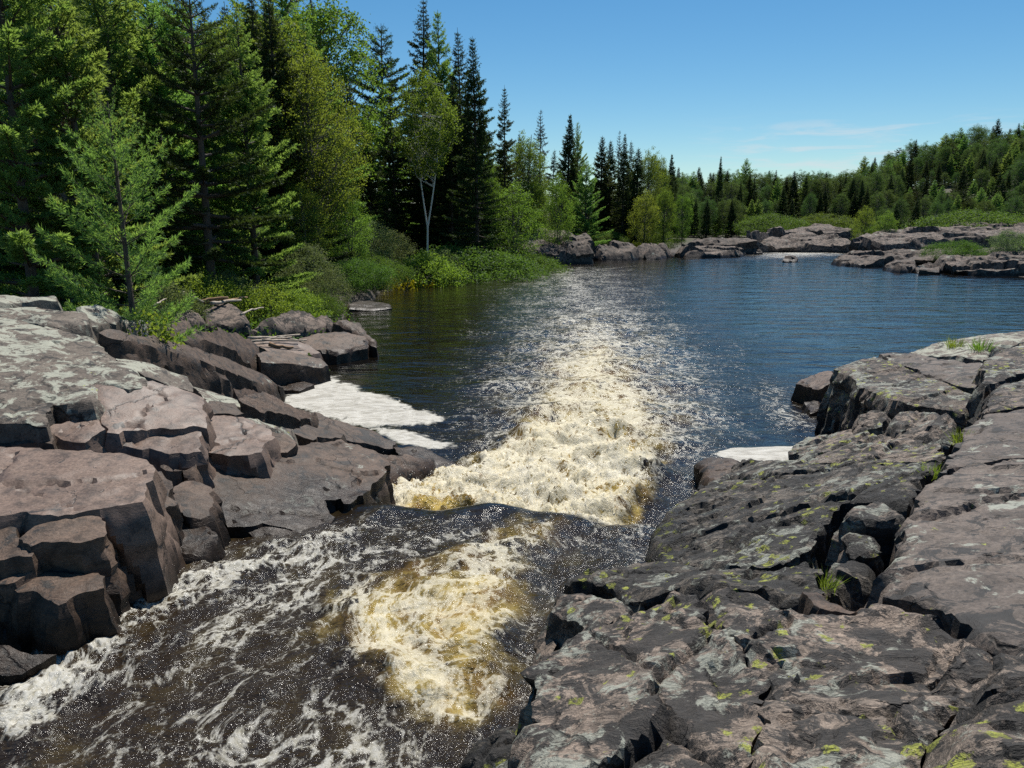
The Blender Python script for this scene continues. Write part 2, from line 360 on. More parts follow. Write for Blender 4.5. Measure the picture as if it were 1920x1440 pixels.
def water_mat():
    k = NT('river water'); g = k.new('ShaderNodeNewGeometry'); pos = g.outputs['Position']
    foam = k.attr('foam'); slick = k.attr('slick'); aer_glow = k.attr('aer_glow'); rap = k.attr('rapid'); far = k.attr('calm')
    sx = k.new('ShaderNodeSeparateXYZ'); k.put(pos, sx.inputs[0])
    fl = k.attr('flow', 'Vector')
    # lacy foam: the denser it is, the narrower the gaps between its threads
    w1 = k.noise(fl, 1.6, 4, 0.6, 0, True)
    fw = k.vmath('ADD', fl, k.vmath('MULTIPLY', w1, (0.45, 0.45, 0.45)))
    rg = lambda sc, w, d=5: k.math('SUBTRACT', 1, k.math('MULTIPLY', k.math('ABSOLUTE', k.math('SUBTRACT', k.noise(fw, sc, d, 0.6, 0.25), 0.5)), w))
    r1, r2, r3 = rg(1.7, 5.0), rg(5.0, 4.6), rg(14.0, 4.2, 4)
    fine = k.noise(fl, 30, 5, 0.75)
    fv = k.vmath('ADD', fl, k.vmath('MULTIPLY', k.noise(fl, 4.0, 5, 0.65, 0, True), (0.34, 0.34, 0.34)))
    c1 = k.ramp(k.voro(fv, 3.0, 'DISTANCE_TO_EDGE'), 0.0, 0.24, 1.0, 0.0, 'LINEAR'); c2 = k.ramp(k.voro(fv, 8.5, 'DISTANCE_TO_EDGE'), 0.0, 0.24, 1.0, 0.0, 'LINEAR')
    lace = k.math('ADD', k.math('ADD', k.math('ADD', k.math('MULTIPLY', r1, 0.24), k.math('MULTIPLY', c1, 0.22)), k.math('ADD', k.math('MULTIPLY', r2, 0.18), k.math('MULTIPLY', c2, 0.24))), k.math('ADD', k.math('MULTIPLY', r3, 0.20), k.math('MULTIPLY', fine, 0.34)))
    thr = k.ramp(foam, 0, 1, 1.20, 0.36, 'LINEAR')
    fm = k.ramp(k.math('SUBTRACT', lace, thr), -0.05, 0.20)
    fm = k.math('MULTIPLY', fm, k.ramp(k.math('ADD', foam, k.math('MULTIPLY', k.noise(fl, 7.0, 4, 0.7), 0.5)), 0.55, 1.0, 0.45, 1.0, 'LINEAR'))
    vb = k.voro(fl, 46, 'F1'); bub = k.math('MULTIPLY', k.ramp(vb, 0.24, 0.10), k.ramp(k.math('ADD', k.noise(fl, 2.6, 6, 0.75), k.math('MULTIPLY', rap, 0.10)), 0.58, 0.72))
    bub = k.math('MULTIPLY', bub, rap)
    fm = k.math('MAXIMUM', fm, k.math('MULTIPLY', bub, 0.22))
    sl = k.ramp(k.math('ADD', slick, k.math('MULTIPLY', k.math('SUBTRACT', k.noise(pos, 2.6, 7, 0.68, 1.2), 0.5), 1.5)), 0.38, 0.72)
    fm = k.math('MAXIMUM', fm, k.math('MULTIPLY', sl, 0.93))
    # tea-coloured water, amber where air is beaten in and where the lip's backlight is painted
    deep = k.mix(k.ramp(k.noise(pos, 0.8, 3), 0.35, 0.65), (0.0045, 0.0035, 0.0025), (0.008, 0.006, 0.0036))
    deep = k.mix(rap, deep, (0.020, 0.0135, 0.0075))
    amber = k.mix(k.ramp(k.noise(fw, 2.4, 4, 0.6), 0.35, 0.65), (0.190, 0.110, 0.022), (0.42, 0.31, 0.080))
    aer_glow_n = k.math('MULTIPLY', aer_glow, k.ramp(k.math('ADD', k.noise(fw, 1.9, 5, 0.65), k.math('MULTIPLY', aer_glow, 0.22)), 0.46, 0.70), clamp=True)
    body = k.mix(aer_glow_n, deep, amber)
    h1 = k.noise(k.vmath('MULTIPLY', pos, (1.0, 1.6, 1.0)), 2.2, 5, 0.62, 0.4)
    h2 = k.noise(k.vmath('MULTIPLY', pos, (1.0, 1.3, 1.0)), 9.0, 4, 0.62, 0.5)
    h3 = k.noise(pos, 38.0, 3, 0.6, 0.3)
    hh = k.math('ADD', k.math('MULTIPLY', h1, 0.10), k.math('MULTIPLY', h2, 0.030))
    hh = k.math('ADD', hh, k.math('MULTIPLY', h3, k.math('ADD', 0.0015, k.math('MULTIPLY', rap, 0.0045))))
    h0 = k.noise(k.vmath('MULTIPLY', pos, (0.45, 1.25, 1.0)), 0.75, 4, 0.55, 0.5)
    hh = k.math('MULTIPLY', hh, k.ramp(rap, 0, 1, 0.13, 1.0, 'LINEAR'))
    hh = k.math('ADD', hh, k.math('MULTIPLY', h0, k.math('MULTIPLY', far, 0.13)))
    nb = k.bump(hh, 1.0, 1.0)
    wat = k.bsdf(body, k.math('ADD', 0.085, k.math('MULTIPLY', far, -0.02)), nb, 0.75, IOR=1.333)
    fcol = k.mix(k.ramp(fine, 0.3, 0.62), (0.46, 0.43, 0.33), (0.64, 0.625, 0.57))
    fcol = k.mix(k.math('MULTIPLY', aer_glow, 0.55), fcol, (0.60, 0.50, 0.25))
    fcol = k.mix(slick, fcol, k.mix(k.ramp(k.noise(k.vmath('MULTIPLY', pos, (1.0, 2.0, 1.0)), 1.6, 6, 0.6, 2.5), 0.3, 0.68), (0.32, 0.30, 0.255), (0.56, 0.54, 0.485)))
    fb = k.bump(k.math('ADD', k.math('MULTIPLY', fine, 0.8), k.math('MULTIPLY', lace, 0.8)), 0.6, 0.04)
    fo = k.bsdf(fcol, 0.6, fb, 0.3)
    mx = k.new('ShaderNodeMixShader'); k.put(fm, mx.inputs[0]); k.t.links.new(wat, mx.inputs[1]); k.t.links.new(fo, mx.inputs[2])
    return k.done(mx.outputs[0])
WATER = water_mat()

# ------------------------------------------------------------------ the rocks, as top outlines (photo point + level)
# name, label, category, material, style, spacing, depth, edge rounding, outline
PINK, PALE, DARK, GREY, BLACK, SLAB, FARM = ROCK_PINK, ROCK_PALE, ROCK_DARK, ROCK_GREY, ROCK_BLACK, ROCK_SLAB, ROCK_FAR
SL, BO = 'rock_slab', 'boulder'
GL, GR, GF = 'rock slabs of the left bank', 'rocks of the near right bank', 'rock ledges round the far end of the pool'
ROCKS = [
 # ---- left bank, near
 (SL, 'broad pale slab spotted with grey-green lichen, sloping up to the pines', PALE, 's', .06, 1.5, .12, GL,
  [(-260,640,2.6),(-120,600,2.7),(0,597,2.6),(50,603,2.55),(115,615,2.5),(165,632,2.4),(190,655,2.3),(245,690,2.2),(275,710,2.13),(240,722,2.12),(176,718,2.13),(178,745,2.08),(172,752,2.06),(90,758,2.03),(84,792,1.98),(0,788,2.0),(-200,800,2.05)]),
 (SL, 'smooth pink-grey slab beyond the crack beside the broad lichen slab', PINK, 's', .05, 1.3, .07, GL,
  [(182,722,2.12),(275,712,2.12),(330,728,2.0),(383,749,1.85),(380,795,1.72),(300,799,1.75),(240,811,1.74),(204,812,1.76),(188,778,1.9)]),
 (SL, 'narrow tilted pink slab wedged below the dark notch of the lichen slab', PINK, 's', .05, 1.0, .03, GL,
  [(84,794,1.88),(186,784,1.88),(190,806,1.8),(158,824,1.76),(118,824,1.76)]),
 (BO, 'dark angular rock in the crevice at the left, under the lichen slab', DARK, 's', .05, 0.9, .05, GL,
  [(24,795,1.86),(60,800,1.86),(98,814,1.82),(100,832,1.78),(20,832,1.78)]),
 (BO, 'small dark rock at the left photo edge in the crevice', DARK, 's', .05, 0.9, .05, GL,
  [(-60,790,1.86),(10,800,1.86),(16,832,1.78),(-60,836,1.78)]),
 (SL, 'low pink slab with a curved crack, its front edge broken off', PINK, 's', .045, 0.9, .03, GL,
  [(208,826,1.68),(262,809,1.7),(376,800,1.67),(372,842,1.56),(320,846,1.56),(240,838,1.6)]),
 (SL, 'pink slab with a sunlit rim above a long black shadow', PINK, 's', .045, 0.9, .03, GL,
  [(374,846,1.42),(384,800,1.55),(392,780,1.6),(440,779,1.58),(500,798,1.48),(508,818,1.42),(485,842,1.4),(430,850,1.4)]),
 (BO, 'squat brown block at the end of the sunlit pink slab', DARK, 's', .045, 0.8, .03, GL,
  [(508,820,1.32),(528,813,1.35),(556,834,1.25),(536,846,1.22),(512,846,1.24)]),
 (SL, 'large satin pink slab in front, the biggest sheet of bare rock on the left', PINK, 's', .045, 1.2, .05, GL,
  [(-260,860,1.95),(-100,840,1.98),(0,838,1.98),(110,838,1.96),(210,845,1.92),(268,862,1.86),(281,880,1.82),(274,905,1.8),(264,942,1.74),(160,955,1.76),(110,964,1.76),(40,962,1.78),(-80,970,1.8),(-220,985,1.8)]),
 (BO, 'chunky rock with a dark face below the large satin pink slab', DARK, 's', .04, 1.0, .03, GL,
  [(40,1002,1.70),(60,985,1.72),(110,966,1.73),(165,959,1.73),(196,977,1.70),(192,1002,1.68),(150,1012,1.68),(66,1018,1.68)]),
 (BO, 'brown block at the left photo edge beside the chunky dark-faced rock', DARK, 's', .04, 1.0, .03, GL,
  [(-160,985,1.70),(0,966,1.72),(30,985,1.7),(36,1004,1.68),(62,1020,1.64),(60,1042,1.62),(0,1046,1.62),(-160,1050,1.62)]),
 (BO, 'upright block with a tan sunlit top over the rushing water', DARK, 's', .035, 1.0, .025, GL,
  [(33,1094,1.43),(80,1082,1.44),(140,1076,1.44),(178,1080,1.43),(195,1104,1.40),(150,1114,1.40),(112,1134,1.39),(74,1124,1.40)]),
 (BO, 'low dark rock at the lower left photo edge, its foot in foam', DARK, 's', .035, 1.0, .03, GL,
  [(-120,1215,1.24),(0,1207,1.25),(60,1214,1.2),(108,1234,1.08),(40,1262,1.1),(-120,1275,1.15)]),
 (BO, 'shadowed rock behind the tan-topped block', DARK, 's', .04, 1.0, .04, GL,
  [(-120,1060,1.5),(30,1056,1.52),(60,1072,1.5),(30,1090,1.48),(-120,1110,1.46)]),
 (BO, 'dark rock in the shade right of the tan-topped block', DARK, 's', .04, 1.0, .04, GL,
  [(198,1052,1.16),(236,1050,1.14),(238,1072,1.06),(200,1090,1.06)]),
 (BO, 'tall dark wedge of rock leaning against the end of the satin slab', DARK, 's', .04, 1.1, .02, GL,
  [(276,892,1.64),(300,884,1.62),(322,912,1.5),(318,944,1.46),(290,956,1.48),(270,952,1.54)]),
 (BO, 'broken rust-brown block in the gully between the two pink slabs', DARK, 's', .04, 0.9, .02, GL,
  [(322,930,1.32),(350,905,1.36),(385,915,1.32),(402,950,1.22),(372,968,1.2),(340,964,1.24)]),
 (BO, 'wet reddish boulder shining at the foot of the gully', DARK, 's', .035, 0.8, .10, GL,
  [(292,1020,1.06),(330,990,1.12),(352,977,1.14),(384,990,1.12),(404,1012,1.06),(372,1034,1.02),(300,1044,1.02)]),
 (SL, 'broad brown slab sloping down to the foaming drop', DARK, 's', .045, 1.5, .04, GL,
  [(372,872,1.28),(450,890,1.16),(496,868,1.18),(552,838,1.16),(640,828,1.06),(715,852,0.95),(724,872,0.88),(700,900,0.86),(652,944,0.84),(640,930,0.88),(604,934,0.9),(618,966,0.80),(604,988,0.76),(560,994,0.78),(500,978,0.88),(430,985,0.92),(402,940,1.06),(372,910,1.18)]),
 (BO, 'jumble rock lying in the cleft left of the broad brown slab', DARK, 's', .04, 0.8, .04, GL,
  [(300,862,1.6),(345,858,1.56),(368,872,1.42),(366,902,1.3),(330,898,1.36),(300,880,1.5)]),
 (BO, 'dark rock half drowned under the lower edge of the brown slab', DARK, 's', .04, 0.8, .06, GL,
  [(470,996,0.84),(520,990,0.84),(560,998,0.8),(552,1012,0.76),(480,1014,0.78)]),
 (BO, 'wet dark rock at the tip of the brown slab beside the foam', DARK, 's', .05, 0.8, .06, GL,
  [(700,858,0.62),(760,852,0.5),(812,862,0.3),(800,880,0.26),(740,888,0.38),(712,880,0.5)]),
 (BO, 'low wet rock running out from the brown slab into the rapid', DARK, 's', .05, 0.8, .06, GL,
  [(735,836,0.36),(790,838,0.3),(850,868,0.16),(830,884,0.12),(770,866,0.3)]),
 (SL, 'thick slab tilted towards the white foam of the eddy', DARK, 's', .06, 1.0, .03, GL,
  [(576,803,0.72),(590,773,0.82),(622,786,0.74),(702,811,0.5),(738,829,0.36),(728,840,0.34),(640,823,0.62)]),
 (BO, 'dark pyramid-shaped rock above the tilted slab', DARK, 's', .06, 1.2, .02, GL,
  [(446,752,1.42),(470,742,1.45),(496,739,1.4),(560,762,1.1),(590,775,0.92),(572,792,0.86),(530,772,1.15),(470,764,1.3)]),
 (BO, 'rock with a yellow-green lichen patch beside the pyramid rock', PALE, 's', .05, 0.9, .04, GL,
  [(440,790,1.42),(478,784,1.42),(520,795,1.3),(548,806,1.15),(540,816,1.12),(505,808,1.25),(462,800,1.36)]),
 (BO, 'narrow brown rock packed under the pyramid rock', DARK, 's', .05, 0.9, .03, GL,
  [(548,806,1.1),(580,800,1.0),(640,812,0.86),(630,824,0.84),(570,822,0.96)]),
 (BO, 'flat-topped dark rock just above the sunlit pink slab', DARK, 's', .05, 0.8, .04, GL,
  [(392,752,1.66),(440,756,1.6),(450,774,1.54),(394,776,1.6)]),
 (BO, 'mossy dark wedge between the lichen ledge and the pyramid rock', PALE, 's', .05, 1.0, .03, GL,
  [(366,726,1.55),(402,737,1.45),(442,748,1.34),(448,762,1.3),(402,774,1.45),(388,752,1.5)]),
 (BO, 'low dark stone lying below the long dark-faced ridge', DARK, 's', .06, 0.9, .05, GL,
  [(440,732,0.95),(480,728,0.85),(512,742,0.6),(490,752,0.6),(450,748,0.8)]),
 # ---- left bank, behind: the stepped ridges
 (SL, 'narrow ledge crusted with lichen at the back of the broad slab', PALE, 's', .06, 1.0, .04, GL,
  [(218,673,1.95),(282,680,1.85),(350,706,1.6),(366,733,1.45),(330,728,1.52),(270,700,1.8)]),
 (SL, 'long dark-faced ridge stepping down to the foam of the eddy', DARK, 's', .07, 1.6, .04, GL,
  [(190,632,2.15),(236,619,2.2),(300,630,1.95),(320,643,1.8),(420,670,1.25),(500,703,0.7),(532,722,0.4),(524,730,0.32),(490,718,0.66),(410,688,1.2),(310,655,1.75),(240,638,2.05)]),
 (SL, 'brown ridge behind the long dark-faced one', DARK, 's', .08, 1.4, .04, GL,
  [(345,640,1.55),(370,618,1.7),(404,616,1.6),(470,640,1.1),(486,650,0.95),(480,662,0.88),(420,652,1.2)]),
 (SL, 'reddish slab with a broad flat face over the foam', DARK, 's', .08, 1.2, .04, GL,
  [(484,664,0.85),(530,655,0.85),(600,673,0.55),(614,683,0.45),(604,690,0.4),(540,676,0.7),(490,680,0.72)]),
 (BO, 'low rock at the foot of the reddish slab by the foam', DARK, 's', .08, 0.6, .06, GL,
  [(520,716,0.2),(560,712,0.2),(585,722,0.12),(560,732,0.1),(530,730,0.12)]),
 (BO, 'rounded brown boulder at the point of the left bank', DARK, 's', .09, 1.0, .18, GL,
  [(556,634,0.62),(600,622,0.72),(645,619,0.72),(688,630,0.55),(690,646,0.4),(630,660,0.35),(580,655,0.42)]),
 (BO, 'dark boulder leaning into the river at the outermost point', DARK, 's', .09, 1.2, .15, GL,
  [(628,600,0.95),(650,597,0.95),(682,614,0.75),(704,634,0.5),(705,644,0.4),(688,640,0.42),(660,622,0.65)]),
 (BO, 'big round pink boulder below the driftwood', FARM, 's', .09, 1.4, .25, GL,
  [(378,580,1.45),(400,570,1.55),(432,568,1.55),(458,580,1.4),(464,604,1.15),(430,612,1.05),(388,606,1.15)]),
 (BO, 'long pink boulder between the driftwood and the green bushes', FARM, 's', .09, 1.2, .2, GL,
  [(458,602,1.1),(500,586,1.25),(540,578,1.25),(580,584,1.1),(610,602,0.85),(600,618,0.65),(540,620,0.68),(480,622,0.75)]),
 (BO, 'round pink boulder at the end of the row under the bushes', FARM, 's', .09, 1.0, .2, GL,
  [(585,592,1.0),(612,588,1.0),(628,604,0.8),(620,618,0.6),(596,612,0.7)]),
 (BO, 'small pink rock left of the big round boulder', FARM, 's', .08, 1.0, .15, GL,
  [(330,580,1.75),(370,578,1.7),(384,600,1.4),(350,606,1.4),(322,596,1.6)]),
 (SL, 'brown slab in the shade between the long ridge and the round boulder', DARK, 's', .08, 1.3, .08, GL,
  [(258,610,2.0),(300,596,2.05),(352,602,1.75),(366,622,1.55),(346,640,1.45),(310,634,1.65)]),
 (SL, 'flat reddish shelf under the bundle of driftwood poles', PINK, 's', .09, 1.0, .08, GL,
  [(462,640,0.85),(500,630,0.9),(560,636,0.7),(600,660,0.4),(560,668,0.45),(500,656,0.72)]),
 (SL, 'pale rock shelf with rusty needles at the left edge under the pines', PALE, 's', .09, 1.0, .12, GL,
  [(-160,560,2.75),(0,543,2.85),(60,546,2.8),(100,552,2.7),(106,566,2.6),(40,572,2.6),(-160,590,2.65)]),
 (SL, 'grey ledge running under the pines behind the broad slab', PALE, 's', .08, 1.0, .1, GL,
  [(-160,600,2.55),(0,574,2.65),(80,576,2.6),(158,588,2.5),(166,606,2.38),(110,610,2.4),(30,598,2.5)]),
 (BO, 'grey rock at the foot of the small pine', PALE, 's', .08, 1.0, .12, GL,
  [(142,572,2.5),(180,568,2.5),(222,582,2.35),(220,600,2.2),(170,606,2.25)]),
 (BO, 'shadowed grey rock right of the small pine trunk', PALE, 's', .08, 1.0, .1, GL,
  [(228,600,2.15),(262,592,2.15),(290,606,1.95),(270,620,1.9),(236,618,2.0)]),
 (BO, 'flat dark rock awash beside the green bushes', DARK, 's', .12, 0.6, .1, GL,
  [(648,569,0.28),(690,562,0.3),(728,568,0.2),(735,576,0.1),(700,580,0.08),(655,578,0.14)]),
 # ---- right bank
 (SL, 'broad foreground rock cut by a long diagonal crack, left half', GREY, 'r', .026, 1.6, .05, GR,
  [(985,1283,1.82),(1012,1243,1.78),(1100,1192,1.82),(1200,1148,1.86),(1270,1116,1.9),(1306,1112,1.94),(1322,1134,1.97),(1352,1190,2.0),(1398,1258,2.06),(1438,1288,2.1),(1424,1340,2.15),(1408,1385,2.18),(1398,1440,2.22),(1392,1560,2.26),(985,1600,2.1),(1000,1440,2.02),(992,1360,1.92)]),
 (SL, 'broad foreground rock right of the long diagonal crack', GREY, 'r', .026, 1.6, .05, GR,
  [(1328,1116,1.97),(1360,1106,1.98),(1420,1112,2.02),(1500,1148,2.06),(1600,1150,2.1),(1650,1136,2.1),(1766,1160,2.15),(1862,1226,2.2),(1832,1300,2.24),(1784,1376,2.29),(1766,1440,2.33),(1760,1560,2.36),(1406,1560,2.28),(1408,1440,2.24),(1418,1388,2.2),(1436,1336,2.17),(1448,1286,2.12),(1406,1250,2.07),(1362,1186,2.02)]),
 (SL, 'huge smooth rose-grey slab filling the right side', SLAB, 'm', .035, 1.6, .06, GR,
  [(1654,1108,2.06),(1652,1090,2.06),(1684,1020,2.0),(1696,985,1.98),(1722,930,1.93),(1760,895,1.92),(1820,872,1.95),(1920,862,2.02),(2150,850,2.1),(2250,1000,2.2),(2200,1250,2.35),(1920,1206,2.28),(1852,1192,2.22),(1770,1142,2.14),(1700,1124,2.1)]),
 (SL, 'grey slab rising at the right edge above the rose-grey one', SLAB, 'm', .04, 1.4, .06, GR,
  [(1762,886,1.9),(1790,840,1.86),(1808,800,1.82),(1850,776,1.85),(1920,764,1.9),(2120,750,2.0),(2160,840,2.08),(1920,856,2.0),(1820,866,1.93)]),
 (SL, 'black lichen ridge spotted with yellow, falling to the rapid', BLACK, 'r', .034, 1.8, .10, GR,
  [(1224,1012,1.0),(1234,985,0.98),(1262,958,0.9),(1332,904,0.74),(1392,866,0.66),(1480,866,1.0),(1560,872,1.2),(1640,860,1.36),(1700,866,1.5),(1768,866,1.72),(1752,894,1.78),(1700,936,1.82),(1640,936,1.72),(1584,942,1.64),(1545,985,1.62),(1500,1030,1.62),(1440,1056,1.56),(1340,1064,1.36),(1240,1064,1.12),(1226,1040,1.05)]),
 (BO, 'rounded dark boulder with a black hollow beneath it, beside the rose-grey slab', GREY, 'r', .03, 0.42, .12, GR,
  [(1574,966,1.88),(1590,946,1.88),(1640,938,1.9),(1684,948,1.94),(1694,968,1.92),(1682,984,1.86),(1620,984,1.86)]),
 (BO, 'tan block standing in the crevice below the rounded dark boulder', GREY, 'r', .028, 1.0, .05, GR,
  [(1582,1000,1.78),(1640,998,1.82),(1652,1012,1.8),(1646,1046,1.76),(1622,1054,1.72),(1580,1036,1.72)]),
 (BO, 'lower dark block in the crevice leaning against the tan block', BLACK, 'r', .03, 0.9, .06, GR,
  [(1550,1058,1.68),(1590,1050,1.7),(1640,1062,1.68),(1640,1096,1.66),(1560,1112,1.66)]),
 (SL, 'low lichen hump between the black ridge and the foreground rock', BLACK, 'r', .03, 1.4, .08, GR,
  [(1060,1098,1.2),(1110,1080,1.18),(1226,1058,1.16),(1300,1068,1.36),(1440,1070,1.58),(1520,1060,1.68),(1556,1116,1.8),(1500,1130,1.86),(1410,1100,1.8),(1310,1100,1.66),(1240,1112,1.5),(1196,1140,1.4),(1150,1108,1.3)]),
 (BO, 'brown wedge of rock lying flat in front of the crevice', DARK, 'm', .028, 0.5, .02, GR,
  [(1504,1112,1.98),(1540,1114,2.0),(1600,1134,2.04),(1640,1140,2.06),(1600,1150,2.05),(1526,1146,2.03)]),
 (BO, 'split block with a dark face at the edge of the rapid', GREY, 'm', .03, 1.2, .03, GR,
  [(1048,1112,1.5),(1110,1106,1.54),(1152,1112,1.56),(1196,1140,1.6),(1150,1170,1.64),(1100,1188,1.6),(1078,1162,1.54),(1040,1146,1.48)]),
 (BO, 'low brown rock at the waterline under the split block', GREY, 'm', .03, 1.0, .06, GR,
  [(1004,1200,1.22),(1020,1170,1.26),(1040,1166,1.3),(1044,1210,1.34),(1030,1234,1.34),(1002,1240,1.24)]),
 (BO, 'small rock wedged at the foot of the black lichen ridge', GREY, 'm', .03, 0.8, .04, GR,
  [(1206,1028,0.8),(1226,1024,0.84),(1228,1048,0.86),(1208,1054,0.8)]),
 (BO, 'dark lichen rock at the bottom edge by the foam', BLACK, 'r', .026, 1.2, .06, GR,
  [(866,1412,1.22),(900,1384,1.24),(930,1366,1.26),(978,1340,1.32),(986,1420,1.42),(988,1560,1.6),(860,1560,1.36)]),
 (BO, 'pale rock at the lower right corner with yellow lichen', GREY, 'r', .026, 1.2, .05, GR,
  [(1774,1440,2.42),(1790,1392,2.4),(1836,1332,2.36),(1920,1298,2.36),(2160,1290,2.4),(2150,1560,2.6),(1768,1560,2.5)]),
 (BO, 'dark rock between the pale corner rock and the rose-grey slab', GREY, 'r', .028, 1.2, .05, GR,
  [(1842,1304,2.3),(1872,1238,2.26),(1920,1214,2.28),(2180,1250,2.36),(2160,1286,2.38),(1920,1292,2.33)]),
 (SL, 'massive block with a black cliff face above the pool', GREY, 'm', .045, 1.9, .06, GR,
  [(1562,690,1.24),(1590,678,1.26),(1640,666,1.32),(1700,688,1.34),(1760,712,1.36),(1832,744,1.38),(1826,760,1.34),(1812,772,1.3),(1700,757,1.26),(1640,738,1.22),(1606,722,1.2),(1590,706,1.2)]),
 (SL, 'sloping grey slab joined behind the massive black-faced block', SLAB, 'm', .06, 1.6, .08, GR,
  [(1648,664,1.32),(1700,662,1.34),(1780,672,1.42),(1850,680,1.52),(1842,728,1.46),(1800,722,1.42),(1720,694,1.36)]),
 (SL, 'far crest of the right bank with grass tufts on its back', PALE, 'm', .07, 1.9, .12, GR,
  [(1696,660,1.34),(1770,640,1.44),(1830,628,1.54),(1920,619,1.64),(2150,612,1.75),(2180,660,1.8),(1920,640,1.66),(1860,656,1.58),(1846,676,1.54),(1780,668,1.42)]),
 (SL, 'dark-sided block at the right edge below the crest', GREY, 'm', .05, 1.6, .06, GR,
  [(1850,668,1.78),(1880,654,1.84),(1920,642,1.9),(2140,640,2.0),(2140,700,1.96),(1920,700,1.76),(1872,716,1.7),(1848,726,1.7),(1842,700,1.74)]),
 (SL, 'rough grey shoulder at the right edge under the dark-sided block', GREY, 'm', .045, 1.3, .08, GR,
  [(1868,724,1.72),(1920,706,1.76),(2120,706,1.9),(2110,760,1.92),(1920,762,1.8),(1846,774,1.74),(1850,750,1.72)]),
 (BO, 'knobbly grey rock leaning on the massive block', GREY, 'r', .04, 1.2, .08, GR,
  [(1602,792,1.08),(1612,776,1.18),(1640,767,1.24),(1662,774,1.24),(1658,796,1.2),(1640,806,1.12),(1604,812,1.0)]),
 (BO, 'big rounded boulder with a dark front and lichen on top', GREY, 'r', .04, 1.1, .14, GR,
  [(1664,800,1.28),(1672,780,1.36),(1718,765,1.46),(1760,774,1.5),(1792,792,1.52),(1800,812,1.48),(1790,832,1.42),(1740,822,1.4),(1690,826,1.3)]),
 (SL, 'ragged shelf between the black ridge and the pool', GREY, 'r', .045, 1.2, .06, GR,
  [(1478,850,0.62),(1490,834,0.7),(1510,818,0.76),(1560,812,0.88),(1620,806,1.0),(1680,824,1.18),(1760,836,1.44),(1776,860,1.6),(1700,868,1.42),(1600,868,1.2),(1520,872,0.98)]),
 (BO, 'low reddish rocks at the pool edge left of the massive block', DARK, 'm', .06, 1.0, .06, GR,
  [(1492,716,0.42),(1520,702,0.5),(1562,692,0.62),(1566,712,0.6),(1540,728,0.45),(1510,726,0.38)]),
 (BO, 'small dark rock awash under the black cliff', DARK, 'm', .06, 0.8, .06, GR,
  [(1506,752,0.16),(1540,746,0.2),(1548,766,0.14),(1520,772,0.1)]),
 (BO, 'wet brown rock in the rapid beside the right foam patch', DARK, 'm', .05, 0.8, .08, GR,
  [(1300,872,0.22),(1326,852,0.38),(1352,858,0.36),(1390,864,0.4),(1384,884,0.5),(1330,900,0.45)]),
 # ---- far end of the pool
 (SL, 'pale dome of rock under the slim pines at the far bank', FARM, 'f', 0.22, 2.2, .5, GF,
  [(975,455,1.85),(990,428,3.05),(1040,432,2.85),(1080,442,2.4),(1076,462,1.55),(1040,470,1.27),(985,466,1.4)]),
 (BO, 'square dark boulder standing beside the pale dome', FARM, 'f', 0.19, 2.4, .2, GF,
  [(1052,448,2.1),(1070,440,2.45),(1100,440,2.45),(1112,452,1.95),(1104,460,1.65),(1066,462,1.58)]),
 (BO, 'brown rocks in a low row right of the square boulder', FARM, 'f', 0.19, 1.6, .4, GF,
  [(1112,466,1.1),(1128,454,1.7),(1180,450,1.84),(1196,464,1.17),(1180,476,0.63),(1130,478,0.55)]),
 (BO, 'rounded pinkish rock at the waterline in the middle of the far bank', FARM, 'f', 0.19, 1.6, .4, GF,
  [(1180,466,1.1),(1205,450,1.85),(1240,456,1.43),(1256,468,0.75),(1236,478,0.4),(1196,478,0.45)]),
 (BO, 'long low rock with a black notch beside the far white water', FARM, 'f', 0.19, 1.3, .3, GF,
  [(1272,468,0.7),(1310,460,0.95),(1360,456,1.1),(1394,460,0.9),(1396,470,0.6),(1350,476,0.4),(1290,476,0.4)]),
 (BO, 'small flat rock alone in the far water', FARM, 'f', .25, 0.6, .2, GF,
  [(1466,486,0.25),(1480,483,0.3),(1496,485,0.22),(1494,489,0.12),(1470,490,0.1)]),
 (SL, 'grey shelf in the shade behind the long low rock', FARM, 'f', 0.28, 1.8, .4, GF,
  [(1280,452,1.5),(1310,444,1.9),(1400,444,1.9),(1420,452,1.5),(1390,460,1.0),(1300,460,1.0)]),
 (SL, 'dark shelf of rock stretching along the head of the far white water', FARM, 'f', 0.31, 1.6, .3, GF,
  [(1400,452,1.4),(1440,442,1.9),(1520,436,2.2),(1590,444,1.8),(1610,456,1.2),(1560,464,0.6),(1460,464,0.6)]),
 (SL, 'grey rock rising among bushes upstream', FARM, 'f', 0.37, 2.0, .5, GF,
  [(1400,432,2.6),(1450,422,3.2),(1540,420,3.2),(1600,430,2.6),(1560,440,1.9),(1440,440,2.0)]),
 (SL, 'upper ledge of the far right bank with a long dark face', FARM, 'f', 0.25, 2.6, .25, GF,
  [(1598,446,2.05),(1650,436,2.43),(1720,428,2.88),(1800,420,3.33),(1900,422,3.25),(2080,420,3.3),(2080,440,2.4),(1920,440,2.4),(1760,446,2.15),(1660,452,1.9)]),
 (SL, 'lower ledge of the far right bank reaching down to the blue pool', FARM, 'f', 0.22, 1.8, .25, GF,
  [(1562,486,0.45),(1580,474,0.8),(1650,464,1.1),(1760,462,1.15),(1900,468,1.0),(1770,484,0.6),(1680,486,0.55),(1620,494,0.35)]),
 (SL, 'long sunlit rock bench at the right edge beyond the pool', FARM, 'f', 0.19, 1.8, .2, GF,
  [(1760,484,0.9),(1800,470,1.15),(1900,464,1.3),(2100,466,1.4),(2100,500,0.9),(1920,496,0.8),(1840,498,0.75),(1780,496,0.7)]),
 (BO, 'square block broken from the lower ledge at the waterline', FARM, 'f', .2, 1.0, .1, GF,
  [(1658,496,0.42),(1680,488,0.5),(1712,490,0.5),(1716,500,0.36),(1690,504,0.28)]),
